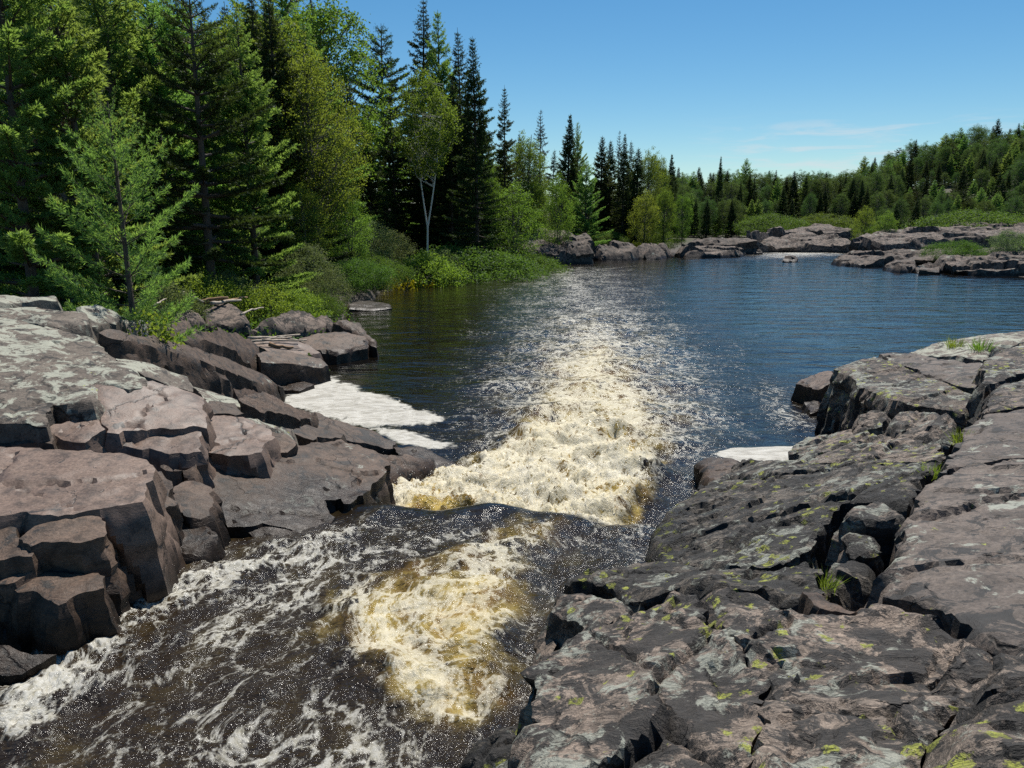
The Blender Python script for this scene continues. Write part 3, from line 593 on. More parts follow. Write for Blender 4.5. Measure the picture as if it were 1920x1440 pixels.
 (BO, 'dark block at the waterline right of the broken square block', FARM, 'f', .2, 1.0, .1, GF,
  [(1716,500,0.4),(1740,494,0.45),(1766,498,0.42),(1760,508,0.26),(1724,508,0.24)]),
]
ALLV = []
for r_ in ROCKS:
    for q in r_[8]: ALLV.append(P(*q))
ALLV = np.array(ALLV)
NEAR = ALLV[ALLV[:, 1] < 40]

# ------------------------------------------------------------------ the river's outline and levels
RIV_PX = [(-400,1700,1.0),(-60,1370,.9),(0,1330,.9),(100,1240,.85),(240,1110,.8),(400,1030,.7),(600,1000,.6),(660,960,.3),(740,870,0),(735,842,0),(600,775,0),(525,748,0),(600,712,0),(616,690,0),(700,655,0),(700,610,0),(655,586,0),
 (715,562,0),(740,545,0),(790,530,0),(850,518,0),(930,501,0),(1010,490,0),(1040,487,0),(1120,483,0),(1250,479,0),(1290,477,0),(1390,478,0),(1404,472,0),(1420,467,0),(1590,467,0),(1600,478,0),(1570,490,0),(1640,500,0),(1720,512,0),(1800,520,0),(1920,536,0),(2200,560,0),(2500,640,0),(2300,690,0),(1960,672,0),(1780,672,0),(1690,690,0),(1560,706,0),(1520,745,0),(1540,812,0),(1490,850,0),(1440,868,0),(1340,885,.1),(1290,905,.15),(1235,965,.35),(1214,1045,.5),(1060,1130,.7),(1010,1215,.8),(975,1310,.85),(930,1380,.9),(870,1440,.95),(860,1700,1.0)]
RIV = np.array([P(*q)[:2] for q in RIV_PX])
def water_level(x, y):
    # upper chute, the drop at the lip, the pool
    lip = 8.52 - 0.70 * np.clip(x + 0.1, 0, 1.1) + 0.10 * np.sin(x * 1.9 + 0.6) + 0.30 * fbm(x * 1.1, y * 0.4, oct=3, seed=15) + 0.10 * perlin(x * 4.0, y * 1.5, seed=16)  + 0.12 * np.clip(-0.8 - x, 0, 2)
    yy = y - lip
    up = np.interp(y, [0, 3, 5, 6, 7.5, 8.5, 30], [1.12, 1.06, 0.97, 0.90, 0.78, 0.68, 0.68])
    k = sstep(yy, -0.15, 0.95)
    hump = (0.07 + 0.08 * perlin(x * 1.7, x * 0, seed=18)) * np.exp(-((yy + 0.22) / 0.28) ** 2)
    hole = -0.14 * np.exp(-((yy - 0.75) / 0.25) ** 2)
    return up * (1 - k) + (hump + hole) * sstep(12 - y, 0, 1)
def ground_z(x, y):
    x = np.asarray(x, float); y = np.asarray(y, float)
    d = poly_sd(x, y, RIV)
    far = 0.25 + np.minimum(np.maximum(d, 0), 3) * 0.22 + 0.07 * np.clip(d - 3, 0, 60)
    right = (x > 12) & (y > 30)
    far = np.where(right, -0.45 + np.minimum(np.maximum(d, 0), 12) * 0.10 + 0.03 * np.clip(d - 12, 0, 60), far)
    far = far + 13 * np.exp(-(((x - 185) / 85) ** 2 + ((y - 235) / 95) ** 2)) + 5 * sstep(y, 160, 320)
    far = far + 0.25 * fbm(x * 0.15, y * 0.15, oct=3, seed=3) * sstep(d, 0, 4)
    # beside the near rocks the ground lies a little under their tops
    w = np.zeros_like(x); s = np.zeros_like(x)
    for vx, vy, vz in NEAR:
        k = 1 / ((x - vx) ** 2 + (y - vy) ** 2 + 0.05) ** 1.5
        w += k; s += k * vz
    near = s / np.maximum(w, 1e-9) - 0.85
    mnear = 1 - sstep(y, 26, 34)
    mnear = mnear * (1 - sstep(np.abs(x), 13, 19))
    z = far * (1 - mnear) + near * mnear
    z = np.where(y < 0.5, np.minimum(z, 2.2), z)
    bed = -1.3
    t = sstep(d, -0.3, 0.6)
    return bed + (z - bed) * t

def fan(y0, y1, k, s0, s1, n, back=0.0):
    ys = [y0]
    while ys[-1] < y1: ys.append(ys[-1] + max(k * (ys[-1] + back), 0.012))
    ys = np.array(ys); ss = np.linspace(s0, s1, n)
    Y, S = np.meshgrid(ys, ss, indexing='ij')
    X = S * (Y + back)
    idx = np.arange(Y.size).reshape(Y.shape)
    F = np.stack([idx[:-1, :-1], idx[:-1, 1:], idx[1:, 1:], idx[1:, :-1]], -1).reshape(-1, 4)
    return X, Y, F

# ground sheet to the horizon
X, Y, F = fan(-8, 2500, 0.022, -2.6, 2.6, 240, back=12)
Z = ground_z(X.ravel(), Y.ravel()); x, y = X.ravel(), Y.ravel()
dd = poly_sd(x, y, RIV)
rocky = np.clip((1 - sstep(y, 18, 26)) + (1 - sstep(np.abs(dd), 1.5, 4)) * 0.8 + ((x > 14) & (y < 110)) * (1 - sstep(dd, 5, 12)), 0, 1)
Z = Z + 0.05 * fbm(x * 2, y * 2, oct=3, seed=8) * (y < 60)
me = raw_mesh('ground', np.stack([x, y, Z], 1), F, GROUND, attrs={'rocky': rocky})
tag(link('ground', me), 'forest floor and rock bed beneath the river banks', 'ground', kind='structure')

# ------------------------------------------------------------------ water
def lp(pts):                           # outline of a foam patch: photo points on the water -> (bearing, log distance)
    o = []
    for q in pts:
        p = P(*q); o.append((p[0] / p[1], math.log(p[1])))
    return o
def build_water():
    X, Y, F = fan(2.2, 150, 0.0052, -1.15, 1.35, 820)
    x, y = X.ravel(), Y.ravel()
    s, t = x / y, np.log(y)
    wx = 0.05 * fbm(s * 14, t * 16, oct=4, seed=21); wy = 0.05 * fbm(s * 14, t * 16, oct=4, seed=31)
    def patch(pts, soft, warp=1.0):
        return sstep(-poly_sd(s + wx * warp, t + wy * warp, lp(pts)), -soft, soft)
    boil = patch([(640,985,.35),(690,920,.1),(750,893,.05),(860,880,0),(930,850,0),(1010,800,0),(1120,790,0),(1215,840,0),(1240,890,0),(1215,935,.1),(1165,1000,.2),(1070,985,.4),(960,968,.3),(860,963,.3),(760,968,.3)], .035, .6)
    tail = patch([(930,870,0),(950,800,0),(965,720,0),(985,655,0),(1040,600,0),(1110,585,0),(1190,605,0),(1255,660,0),(1290,740,0),(1310,800,0),(1270,870,0),(1200,900,0),(1000,900,0)], .085)
    tail_core = patch([(960,870,0),(990,760,0),(1030,690,0),(1090,640,0),(1160,650,0),(1220,720,0),(1250,800,0),(1240,870,0)], .06)
    wide = patch([(830,900,0),(860,760,0),(930,640,0),(950,560,0),(960,500,0),(1180,500,0),(1230,560,0),(1330,640,0),(1400,740,0),(1380,850,0),(1250,900,0)], .12)
    left = patch([(-80,1420,.95),(0,1340,.92),(130,1200,.9),(250,1120,.85),(330,1085,.8),(480,1040,.75),(620,1010,.7),(700,985,.7),(640,1050,.75),(520,1090,.8),(400,1140,.82),(300,1220,.85),(180,1330,.9),(60,1420,.95)], .05)
    plume = patch([(590,1215,.86),(630,1130,.82),(700,1085,.8),(830,1050,.78),(930,1000,.75),(990,975,.72),(1060,990,.7),(1000,1060,.78),(975,1150,.82),(950,1240,.86),(940,1290,.88),(965,1340,.9),(900,1395,.93),(800,1385,.93),(740,1330,.9),(680,1280,.88)], .04)
    plume_core = patch([(640,1200,.86),(700,1130,.82),(800,1130,.8),(800,1210,.86),(860,1290,.9),(930,1340,.9),(890,1385,.93),(800,1370,.93),(740,1310,.9)], .05)
    amber1 = patch([(770,1180,.84),(860,1120,.8),(950,1080,.78),(960,1180,.83),(930,1280,.88),(860,1300,.9),(800,1250,.87)], .07)
    web = patch([(250,1480,.96),(330,1340,.92),(420,1310,.9),(560,1310,.9),(700,1340,.9),(760,1400,.93),(760,1500,.96)], .06)
    web2 = patch([(480,1080,.8),(620,1050,.78),(830,990,.72),(960,980,.7),(900,1040,.75),(720,1080,.8),(560,1180,.85),(420,1260,.88),(300,1300,.9),(360,1180,.86)], .06)
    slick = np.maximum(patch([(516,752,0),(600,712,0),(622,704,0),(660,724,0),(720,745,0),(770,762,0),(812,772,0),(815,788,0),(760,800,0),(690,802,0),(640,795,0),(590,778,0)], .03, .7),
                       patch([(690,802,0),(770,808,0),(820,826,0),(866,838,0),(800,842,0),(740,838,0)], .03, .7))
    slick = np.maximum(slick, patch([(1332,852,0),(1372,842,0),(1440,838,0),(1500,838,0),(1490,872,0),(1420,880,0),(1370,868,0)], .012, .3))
    rfleck = patch([(1380,740,0),(1430,700,0),(1500,730,0),(1530,790,0),(1500,830,0),(1420,800,0)], .06)
    riff = patch([(1390,474,0),(1430,466,0),(1590,466,0),(1600,478,0),(1500,484,0),(1420,486,0)], .08, .3)
    upper = 1 - sstep(y, 7.6, 8.6)
    lipright = patch([(1190,960,.4),(1230,890,.1),(1320,840,0),(1360,870,0),(1290,930,.2),(1230,1010,.5),(1060,1130,.8),(1040,1060,.8)], .05)
    bands = np.clip(0.72 + 1.0 * fbm(x * 0.9 + 0.5 * perlin(x, y, seed=12), y * 2.6, oct=4, seed=13, ridged=True) , .35, 1.25)
    foam = np.maximum.reduce([boil * 0.71, tail * 0.42 * bands, tail_core * 0.50 * bands, wide * 0.35 * bands, left * 0.50, plume * 0.50, plume_core * 0.58, web * 0.40, web2 * 0.40, rfleck * 0.36, riff * 0.55, upper * 0.25, lipright * 0.27])
    big = fbm(x * 0.9, y * 0.5, oct=4, seed=5)
    foam = foam + 0.30 * big * (foam > 0.05) * (1 - boil * 0.7)
    foam = np.clip(foam, 0, 1.05)
    rapid = np.clip(np.maximum.reduce([upper, boil, tail, wide * 0.7, lipright, rfleck * 0.6, riff]), 0, 1)
    aer_glow = np.clip(np.maximum.reduce([boil * (0.75 + 0.9 * fbm(x * 1.3, y * 1.3, oct=3, seed=9)), tail_core * 0.75, tail * 0.30, amber1 * 1.0, plume * 0.55, plume_core * 0.75, upper * 0.07]), 0, 1)
    lipglow = patch([(742,962,.4),(765,938,.3),(820,926,.3),(888,944,.3),(888,962,.4),(800,962,.4)], .02, .2)  # sun shining through the lip, painted as amber water colour
    lipglow = np.maximum(lipglow, patch([(1178,950,.3),(1190,925,.2),(1226,905,.15),(1215,935,.25),(1190,962,.35)], .02, .2))
    aer_glow = np.maximum(aer_glow, lipglow); foam = foam * (1 - 0.75 * lipglow)
    # surface
    z = water_level(x, y)
    calm = 1 - rapid
    z = z + 0.022 * fbm(x * 0.9, y * 1.3, oct=3, seed=41) * sstep(y, 9, 14) * (0.6 + calm * 0.4)
    rough = np.maximum.reduce([boil, plume * 0.32, tail_core * 0.5 * np.exp(-(y - 9) / 14.0), left * 0.4, tail * 0.25])
    qx = x + 0.22 * fbm(x * 1.7, y * 1.7, oct=3, seed=52); qy = y + 0.22 * fbm(x * 1.7, y * 1.7, oct=3, seed=53)
    b1 = fbm(qx * 1.0, qy * 1.5, oct=3, seed=51); b2 = fbm(qx * 3.6, qy * 3.2, oct=4, seed=61, ridged=True, gain=0.6); b3 = fbm(qx * 11, qy * 10, oct=2, seed=66, ridged=True); b4 = fbm(qx * 20, qy * 20, oct=3, seed=63)
    z = z + rough * (0.56 * b1 + 0.20 * b2 + 0.06 * b3 + 0.04 * b4 + 0.04)
    z = z + upper * (0.075 * fbm(x * 1.6, y * 1.1, oct=3, seed=71) + 0.02 * perlin(x * 7, y * 5, seed=72) + 0.006 * perlin(x * 22, y * 20, seed=73))
    # standing waves of the tail
    wave = np.sin((y - 9) * 2 * np.pi / (1.5 + 0.04 * y) + 1.2 * perlin(x * 0.8, y * 0.3, seed=81) * 2)
    z = z + tail * np.exp(-(y - 9) / 13.0) * 0.14 * wave * sstep(y, 9.3, 11) + wide * 0.02 * wave
    # keep boil from spilling over the slick
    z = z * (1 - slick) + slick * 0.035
    swirl_x = x + 0.35 * fbm(x * 0.8, y * 0.8, oct=3, seed=91); swirl_y = y + 0.5 * fbm(x * 0.8, y * 0.8, oct=3, seed=95)
    flow = np.stack([swirl_x * 1.15, swirl_y * np.where(y < 9, 0.75, 0.95), z * 0.5], 1)
    # far away the pattern grows with the waves
    sp_ = np.interp(y, [0, 14, 40, 120], [1, 1, 0.65, 0.35])
    flow[:, :2] *= sp_[:, None] ** 0
    me = raw_mesh('river', np.stack([x, y, z], 1), F, WATER, attrs={'foam': foam, 'slick': slick, 'aer_glow': aer_glow, 'rapid': rapid, 'calm': calm, 'flow': flow})
    tag(link('river', me), 'dark tea-coloured river with a foaming rapid running out into a blue pool', 'water', kind='structure')
    return x, y, z, boil, plume
WX, WY, WZ, WB, WP = build_water()

# spray thrown up by the drop
def build_spray():
    rng = np.random.default_rng(7)
    w = WB * (WY < 11.5) * 1.0 + WP * 0.03
    pw = w * (WY ** 2); pw /= pw.sum()
    n = 2600
    i = rng.choice(len(WX), n, p=pw)
    c = np.stack([WX[i], WY[i], WZ[i]], 1)
    up = rng.exponential(0.085, n); up = np.minimum(up, 0.5)
    c[:, 2] += up + 0.01; c[:, :2] += rng.normal(0, 0.05, (n, 2))
    r = rng.uniform(0.0025, 0.008, n) * (1 - 0.5 * np.minimum(up / 0.5, 1))
    oct_v = np.array([[1, 0, 0], [-1, 0, 0], [0, 1, 0], [0, -1, 0], [0, 0, 1], [0, 0, -1]], float)
    oct_f = np.array([[0, 2, 4], [2, 1, 4], [1, 3, 4], [3, 0, 4], [2, 0, 5], [1, 2, 5], [3, 1, 5], [0, 3, 5]])
    V = (c[:, None, :] + oct_v[None] * r[:, None, None] * np.array([1, 1, 1.3])).reshape(-1, 3)
    Fq = (oct_f[None] + (np.arange(n) * 6)[:, None, None]).reshape(-1, 3)
    k = NT('spray drops'); m = k.done(k.bsdf((0.88, 0.87, 0.82), 0.25, None, 0.5))
    tag(link('spray', raw_mesh('spray', V, Fq, m)), 'white drops thrown up over the foaming drop', 'spray', kind='stuff')
build_spray()

# ------------------------------------------------------------------ rock builder
def resample(poly, sp):
    out = []
    n = len(poly)
    for i in range(n):
        a = np.array(poly[i]); b = np.array(poly[(i + 1) % n]); L = np.hypot(*(b - a)[:2]); m = max(1, int(round(L / sp)))
        for j in range(m): out.append(a + (b - a) * j / m)
    return np.array(out)
def build_rock(i, spec):
    name, label, mat, style, spc, depth, rnd, group, outline = spec
    rng = np.random.default_rng(100 + i)
    ctrl = np.array([P(*q) for q in outline])
    base = ctrl[:, :2].mean(0)
    B = resample(ctrl, spc * 1.0)
    amp = {'s': 0.02, 'm': 0.025, 'r': 0.03, 'f': 0.35}[style]
    sc = {'s': 0.5, 'm': 0.5, 'r': 0.4, 'f': 3.5}[style]
    B[:, 0] += amp * fbm(B[:, 0] / sc, B[:, 1] / sc, B[:, 2], oct=4, seed=i * 3 + 1)
    B[:, 1] += amp * fbm(B[:, 0] / sc, B[:, 1] / sc, B[:, 2], oct=4, seed=i * 3 + 2)
    if style != 'f':
        ed = np.roll(B[:, :2], -1, 0) - np.roll(B[:, :2], 1, 0); en = np.stack([ed[:, 1], -ed[:, 0]], 1); en /= np.maximum(np.linalg.norm(en, axis=1), 1e-9)[:, None]
        x_, y_ = ctrl[:, 0], ctrl[:, 1]
        if np.sum(x_ * np.roll(y_, -1) - np.roll(x_, -1) * y_) < 0: en = -en
        cell = facets(B[:, 0] * 3.0, B[:, 1] * 3.0, i + 200, 1.0)[0] + 0.5 * facets(B[:, 0] * 8.0, B[:, 1] * 8.0, i + 201, 1.0)[0]
        B[:, :2] += en * ((0.022 if group == GL else -0.012) + 0.050 * np.clip(cell, -.8, .8))[:, None]
    bb = B[:, :2]
    lo, hi = bb.min(0), bb.max(0)
    gx = np.arange(lo[0], hi[0], spc); gy = np.arange(lo[1], hi[1], spc * 0.87)
    GX, GY = np.meshgrid(gx, gy); GX = GX + (np.arange(len(gy)) % 2)[:, None] * spc * 0.5
    gp = np.stack([GX.ravel(), GY.ravel()], 1) + rng.uniform(-.22, .22, (GX.size, 2)) * spc
    sd = poly_sd(gp[:, 0], gp[:, 1], bb)
    gp = gp[sd < -0.55 * spc]
    pts = np.concatenate([bb, gp])
    nb = len(bb)
    res = delaunay_2d_cdt([Vector(p) for p in pts], [], [list(range(nb))], 1, 1e-5)
    vx = np.array([tuple(v) for v in res[0]]); tri = np.array([f for f in res[2] if len(f) == 3])
    if len(tri) == 0: return
    # level: plane through the outline plus a smooth remainder
    A = np.c_[ctrl[:, :2] - base, np.ones(len(ctrl))]
    reg = np.diag([1e-3, 1e-3, 0]); co = np.linalg.solve(A.T @ A + reg, A.T @ ctrl[:, 2])
    resid = ctrl[:, 2] - A @ co
    w = 1 / (((vx[:, None, :] - ctrl[None, :, :2]) ** 2).sum(-1) + 0.02 * (spc / .04) ** 2) ** 1.25
    z = (vx - base) @ co[:2] + co[2] + (w * resid).sum(1) / w.sum(1)
    dist = np.abs(poly_sd(vx[:, 0], vx[:, 1], bb))
    rr = rnd * ((0.32 if name == SL else 0.6) if group != GL or rnd > .09 else 0.15) * (0.7 + 0.9 * np.clip(perlin(vx[:, 0] * 1.1 / (sc * 2), vx[:, 1] * 1.1 / (sc * 2), seed=i + 500) + .4, 0, 1))
    q = np.clip(1 - dist / np.maximum(rr, 1e-4), 0, 1)
    z = z - rr * 0.8 * (1 - np.sqrt(np.maximum(1 - q * q, 0)))
    # crowned middle for boulders
    x, y = vx[:, 0], vx[:, 1]
    if style == 'f':
        wf = .3 * fbm(x * .5, y * .5, oct=3, seed=i)
        f1, g1 = facets(x * .20 + wf, y * .30 + wf, i, .9); f2, g2 = facets(x * .55 + wf, y * .8 + wf, i + 3, 1.0)
        z += 0.25 * fbm(x * .35, y * .35, oct=5, seed=i) + 0.42 * f1 + 0.20 * f2 - 0.14 * (1 - sstep(g1, 0, .10)) - 0.07 * (1 - sstep(g2, 0, .10))
    else:
        ang = 0.5 + 0.5 * (i % 3); ca, sa = math.cos(ang), math.sin(ang)
        xr, yr = x * ca - y * sa, x * sa + y * ca
        wv = 0.25 * fbm(x * 1.2, y * 1.2, oct=3, seed=i)
        inn = sstep(dist, 0.0, 0.10)
        wf = 0.10 * fbm(x * 4, y * 4, oct=2, seed=i + 8)
        A1, e1 = facets(xr * 1.0 + wv, yr * 0.55 + wv, i, .8)
        A2, e2 = facets(xr * 2.7 + 2 * wv, yr * 1.6 + 2 * wv, i + 40, 1.0)
        A3, e3 = facets(xr * 6.5 + 2 * wv + wf, yr * 4.0 + 2 * wv, i + 80, 1.2)
        A4, e4 = facets(xr * 14 + 3 * wf, yr * 9 + 3 * wf, i + 120, 1.2)
        crack = 1 - sstep(e1, 0.0, 0.045)
        if style == 's':
            z += 0.06 * fbm(x * .8, y * .8, oct=3, seed=i) + inn * (0.020 * A1 - 0.03 * (1 - sstep(e1, 0, .03))) + 0.012 * A2 + 0.004 * A3
        elif style == 'm':
            z += 0.06 * fbm(x * .8, y * .8, oct=3, seed=i) + inn * (0.045 * A1 - 0.03 * crack) + 0.022 * A2 + 0.010 * A3 + 0.004 * A4
        else:
            rid = fbm(xr * 1.5, yr * 0.8, oct=3, seed=i + 3, ridged=True)
            patchy = sstep(fbm(x * 0.9, y * 0.9, oct=2, seed=i + 31), -.25, .25)
            z += 0.08 * fbm(x * .8, y * .8, oct=3, seed=i) + 0.03 * rid + inn * (0.060 * A1 - 0.05 * crack) + (0.5 + 0.7 * patchy) * (0.042 * A2 + 0.022 * A3 + 0.009 * A4) - 0.012 * patchy * (1 - sstep(e2, 0, .06))
    # loose outer ring -> sides
    e = np.concatenate([tri[:, [0, 1]], tri[:, [1, 2]], tri[:, [2, 0]]])
    a0 = vx[tri[:, 0]]; a1 = vx[tri[:, 1]]; a2 = vx[tri[:, 2]]
    ar = (a1[:, 0] - a0[:, 0]) * (a2[:, 1] - a0[:, 1]) - (a1[:, 1] - a0[:, 1]) * (a2[:, 0] - a0[:, 0])
    tri[ar < 0] = tri[ar < 0][:, ::-1]
    e = np.concatenate([tri[:, [0, 1]], tri[:, [1, 2]], tri[:, [2, 0]]])
    key = e[:, 0].astype(np.int64) * 10 ** 7 + e[:, 1]; rev = e[:, 1].astype(np.int64) * 10 ** 7 + e[:, 0]
    be = e[~np.isin(key, rev)]
    bv = np.unique(be)
    nrm = np.zeros((len(vx), 2))
    dv = vx[be[:, 1]] - vx[be[:, 0]]; nn = np.stack([dv[:, 1], -dv[:, 0]], 1); nn /= np.maximum(np.linalg.norm(nn, axis=1), 1e-9)[:, None]
    np.add.at(nrm, be[:, 0], nn); np.add.at(nrm, be[:, 1], nn)
    nrm /= np.maximum(np.linalg.norm(nrm, axis=1), 1e-9)[:, None]
    V = [np.c_[vx, z]]; Fs = [tri]
    K = max(3, int(depth / (spc * 1.5))); K = min(K, 40)
    loc = {v: k for k, v in enumerate(bv)}
    be_l = np.array([[loc[a], loc[b]] for a, b in be])
    prev = bv.copy(); off = len(vx)
    zb = z[bv]; xb = vx[bv]; nb_ = nrm[bv]
    S1 = 1.0 if style != 'f' else 8.0
    angb = np.arctan2(nb_[:, 1], nb_[:, 0])
    fl = 0.12 + 0.28 * np.clip(fbm(np.cos(angb) * 1.3 + i, np.sin(angb) * 1.3, oct=2, seed=i + 5) + 0.25, -0.25, 1)
    w1 = 0.12 * fbm(xb[:, 0] * 2 / S1, xb[:, 1] * 2 / S1, oct=2, seed=i + 6)
    for k in range(1, K + 1):
        dz = depth * k / K
        st = 0.13 * S1
        lay = np.floor((zb - dz + 0.25 * xb[:, 0] / S1) / st + 0.9 * perlin(xb[:, 0] * 1.3 / S1, xb[:, 1] * 1.3 / S1, seed=i + 9))
        jut = (np.abs(np.sin(lay * 12.9898 + i) * 43758.5453) % 1.0 - 0.5) * 0.045 * S1
        _, _, fc = voro(xb[:, 0] * 1.9 / S1 + w1, xb[:, 1] * 1.9 / S1 + (zb - dz) * 1.1 / S1 + w1, seed=i + 77)
        o = fl * dz + (jut + (fc - 0.5) * 0.10 * S1) * min(1, k / 2) + 0.03 * S1 * fbm(xb[:, 0] * 1.6 / S1, xb[:, 1] * 1.6 / S1, (zb - dz) / S1, oct=3, seed=i + 11)
        ring = np.c_[xb + nb_ * o[:, None], zb - dz]
        V.append(ring)
        cur = np.arange(off, off + len(bv)); off += len(bv)
        p0 = prev[be_l[:, 0]]; p1 = prev[be_l[:, 1]]; c0 = cur[be_l[:, 0]]; c1 = cur[be_l[:, 1]]
        Fs.append(np.stack([p0, c0, c1, p1], 1)); prev = cur
    V = np.concatenate(V)
    # fine relief everywhere
    a1_, a2_, a3_ = {'s': (0.02, 0.006, 0.0025), 'm': (0.022, 0.010, 0.004), 'r': (0.03, 0.024, 0.009), 'f': (0.12, 0.05, 0.0)}[style]
    s1_ = 0.55 if style != 'f' else 2.0
    for ax in range(3):
        V[:, ax] += a1_ * fbm(V[:, 0] / s1_, V[:, 1] / s1_, V[:, 2] / s1_, oct=3, seed=700 + ax) \
            + a2_ * fbm(V[:, 0] / s1_ * 4, V[:, 1] / s1_ * 4, V[:, 2] / s1_ * 4, oct=2, seed=710 + ax)
        if a3_: V[:, ax] += a3_ * fbm(V[:, 0] * 17, V[:, 1] * 17, V[:, 2] * 17, oct=2, seed=720 + ax)
    wl = water_level(V[:, 0], V[:, 1])
    o0 = np.array([base[0], base[1], ctrl[:, 2].min() - depth])
    me = raw_mesh(name, V - o0, Fs, mat, attrs={'wetline': wl})
    try: me.set_sharp_from_angle(angle=R(30))
    except Exception: pass
    tag(link(name, me, None, o0), label, 'rock', group, 'thing')
for i_, spec_ in enumerate(ROCKS): build_rock(i_, spec_)
# ------------------------------------------------------------------ plants: building blocks
def unit(v): return v / np.maximum(np.linalg.norm(v, axis=-1, keepdims=True), 1e-9)
def cards(C, D, L, W, rng, tint, flat=None):
    """diamond leaves / needle fans: base C, direction D, random roll (or lying flat)"""
    n = len(C); D = unit(D)
    ref = rng.normal(size=(n, 3))
    if flat is not None: ref = ref * flat + np.array([0, 0, 1.0])
    S = unit(np.cross(D, ref))
    L = np.broadcast_to(L, (n,))[:, None]; W = np.broadcast_to(W, (n,))[:, None]
    V = np.stack([C, C + D * L * 0.55 + S * W * 0.5, C + D * L, C + D * L * 0.55 - S * W * 0.5], 1).reshape(-1, 3)
    F = np.arange(4 * n).reshape(n, 4)
    return V, F, np.repeat(tint, 4)
def tubes(paths, sides=6):
    Vs, Fs, off = [], [], 0
    for pts, rad in paths:
        pts = np.asarray(pts, float); rad = np.broadcast_to(rad, (len(pts),))
        t = unit(np.gradient(pts, axis=0))
        ref = np.where(np.abs(t[:, 2:3]) > 0.9, np.array([[1., 0, 0]]), np.array([[0, 0, 1.]]))
        a = unit(np.cross(t, ref)); b = np.cross(t, a)
        an = np.linspace(0, 2 * np.pi, sides, endpoint=False)
        ring = pts[:, None] + rad[:, None, None] * (a[:, None] * np.cos(an)[None, :, None] + b[:, None] * np.sin(an)[None, :, None])
        Vs.append(ring.reshape(-1, 3)); m = len(pts)
        i, j = np.meshgrid(np.arange(m - 1), np.arange(sides), indexing='ij')
        q = off + np.stack([i * sides + j, i * sides + (j + 1) % sides, (i + 1) * sides + (j + 1) % sides, (i + 1) * sides + j], -1).reshape(-1, 4)
        Fs.append(q); off += m * sides
    return np.concatenate(Vs), np.concatenate(Fs)

def conifer(seed, h, r, clear=0.08, step=0.42, nb=5, shape=1.0, e_low=0.0, e_top=0.8, curve=0.1, tw=0.45, tstep=0.16, tuft=0.11, ncard=4, cl=0.15, cw=0.035, gaps=0.1, trunk=0.16, ragged=0.25, twist=0.7, hang=0.0, top_round=0.0, dead=0.0):
    rng = np.random.default_rng(seed)
    wood = []; CC, DD, TT = [], [], []
    bend = rng.normal(0, 0.012 * h, 2)
    axis = lambda z: np.stack([bend[0] * (z / h) ** 2, bend[1] * (z / h) ** 2, z], -1)
    zz = np.linspace(0, h, 12)
    wood.append((axis(zz), trunk * (1 - zz / h) ** 0.8 + 0.012))
    z = clear * h
    while z < h * 0.985:
        t = (z - clear * h) / (h * (1 - clear))
        prof = ((1 - t) ** shape) * (1 - top_round) + top_round * math.sqrt(max(0, 1 - (2 * t - 0.9) ** 2 * 0.8)) * (1 - t ** 4)
        a0 = rng.uniform(0, 6.28)
        n = max(3, int(nb + rng.integers(-1, 2)))
        for k in range(n):
            if rng.random() < gaps: continue
            L = r * prof * rng.uniform(1 - ragged * 1.6, 1 + ragged) + 0.03 * r
            if L < 0.06: L = 0.06
            az = a0 + k * 6.283 / n + rng.normal(0, 0.25)
            el = e_low + (e_top - e_low) * t + rng.normal(0, 0.08)
            d = np.array([math.cos(az), math.sin(az), 0]); sd = np.array([-d[1], d[0], 0])
            s = np.linspace(0, 1, 6)
            sway = rng.normal(0, 0.06)
            bp = axis(np.full(6, z + rng.uniform(-.1, .1) * step)) + (d * L) * s[:, None] + sd * (sway * L * s ** 2)[:, None]
            bp[:, 2] += L * (math.tan(el) * s + curve * s ** 2 * (1 - 0.5 * t))
            wood.append((bp, (0.012 + 0.018 * L) * (1 - 0.85 * s) * (trunk / 0.16)))
            m = max(2, int(L / tstep))
            sn = (np.arange(m) + rng.uniform(.2, .8, m)) / m
            sn = 0.22 + 0.78 * sn if L > 0.6 else sn
            node = np.stack([np.interp(sn, s, bp[:, c]) for c in range(3)], 1)
            tl = tw * min(1.0, L / 1.0 + 0.06) * (1.05 - 0.75 * sn) * rng.uniform(.7, 1.2, m)
            for sg in (-1, 1, 0):
                if sg == 0:
                    tdir = np.tile(unit(bp[-1] - bp[-3]), (m, 1)); ll = np.full(m, min(0.25, tw * 0.5, L * 0.6 + 0.04))
                else:
                    tdir = unit(d[None] * twist + sd[None] * sg * (1 - 0.25 * rng.random((m, 1))) + np.array([0, 0, 0.12 - hang])[None] + rng.normal(0, .12, (m, 3))); ll = tl
                kmax = max(1, int(tw / tuft))
                f = (np.arange(kmax) + 1) / kmax
                q = node[:, None] + tdir[:, None] * (ll[:, None, None] * f[None, :, None])
                q = q.reshape(-1, 3); td = np.repeat(tdir, kmax, 0)
                q = q + rng.normal(0, 0.02, q.shape)
                C = np.repeat(q, ncard, 0); D = np.repeat(td, ncard, 0) + rng.normal(0, 0.55, (len(q) * ncard, 3)) + np.array([0, 0, 0.25 - hang])
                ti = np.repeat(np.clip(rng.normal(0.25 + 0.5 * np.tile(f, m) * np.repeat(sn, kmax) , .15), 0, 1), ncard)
                CC.append(C); DD.append(D); TT.append(ti)
        z += step * rng.uniform(.75, 1.25) * (1 - 0.35 * t)
    C, D, T = np.concatenate(CC), np.concatenate(DD), np.concatenate(TT)
    if dead:
        m = rng.random(len(C)) > dead; C, D, T = C[m], D[m], T[m]
    n = len(C); tip = 0.35 + 0.65 * np.clip((h - C[:, 2]) / (0.22 * h), 0, 1)
    crown = cards(C, D, cl * tip * rng.uniform(.7, 1.25, n), cw * tip * rng.uniform(.8, 1.3, n), rng, T)
    return tubes(wood, 5), crown

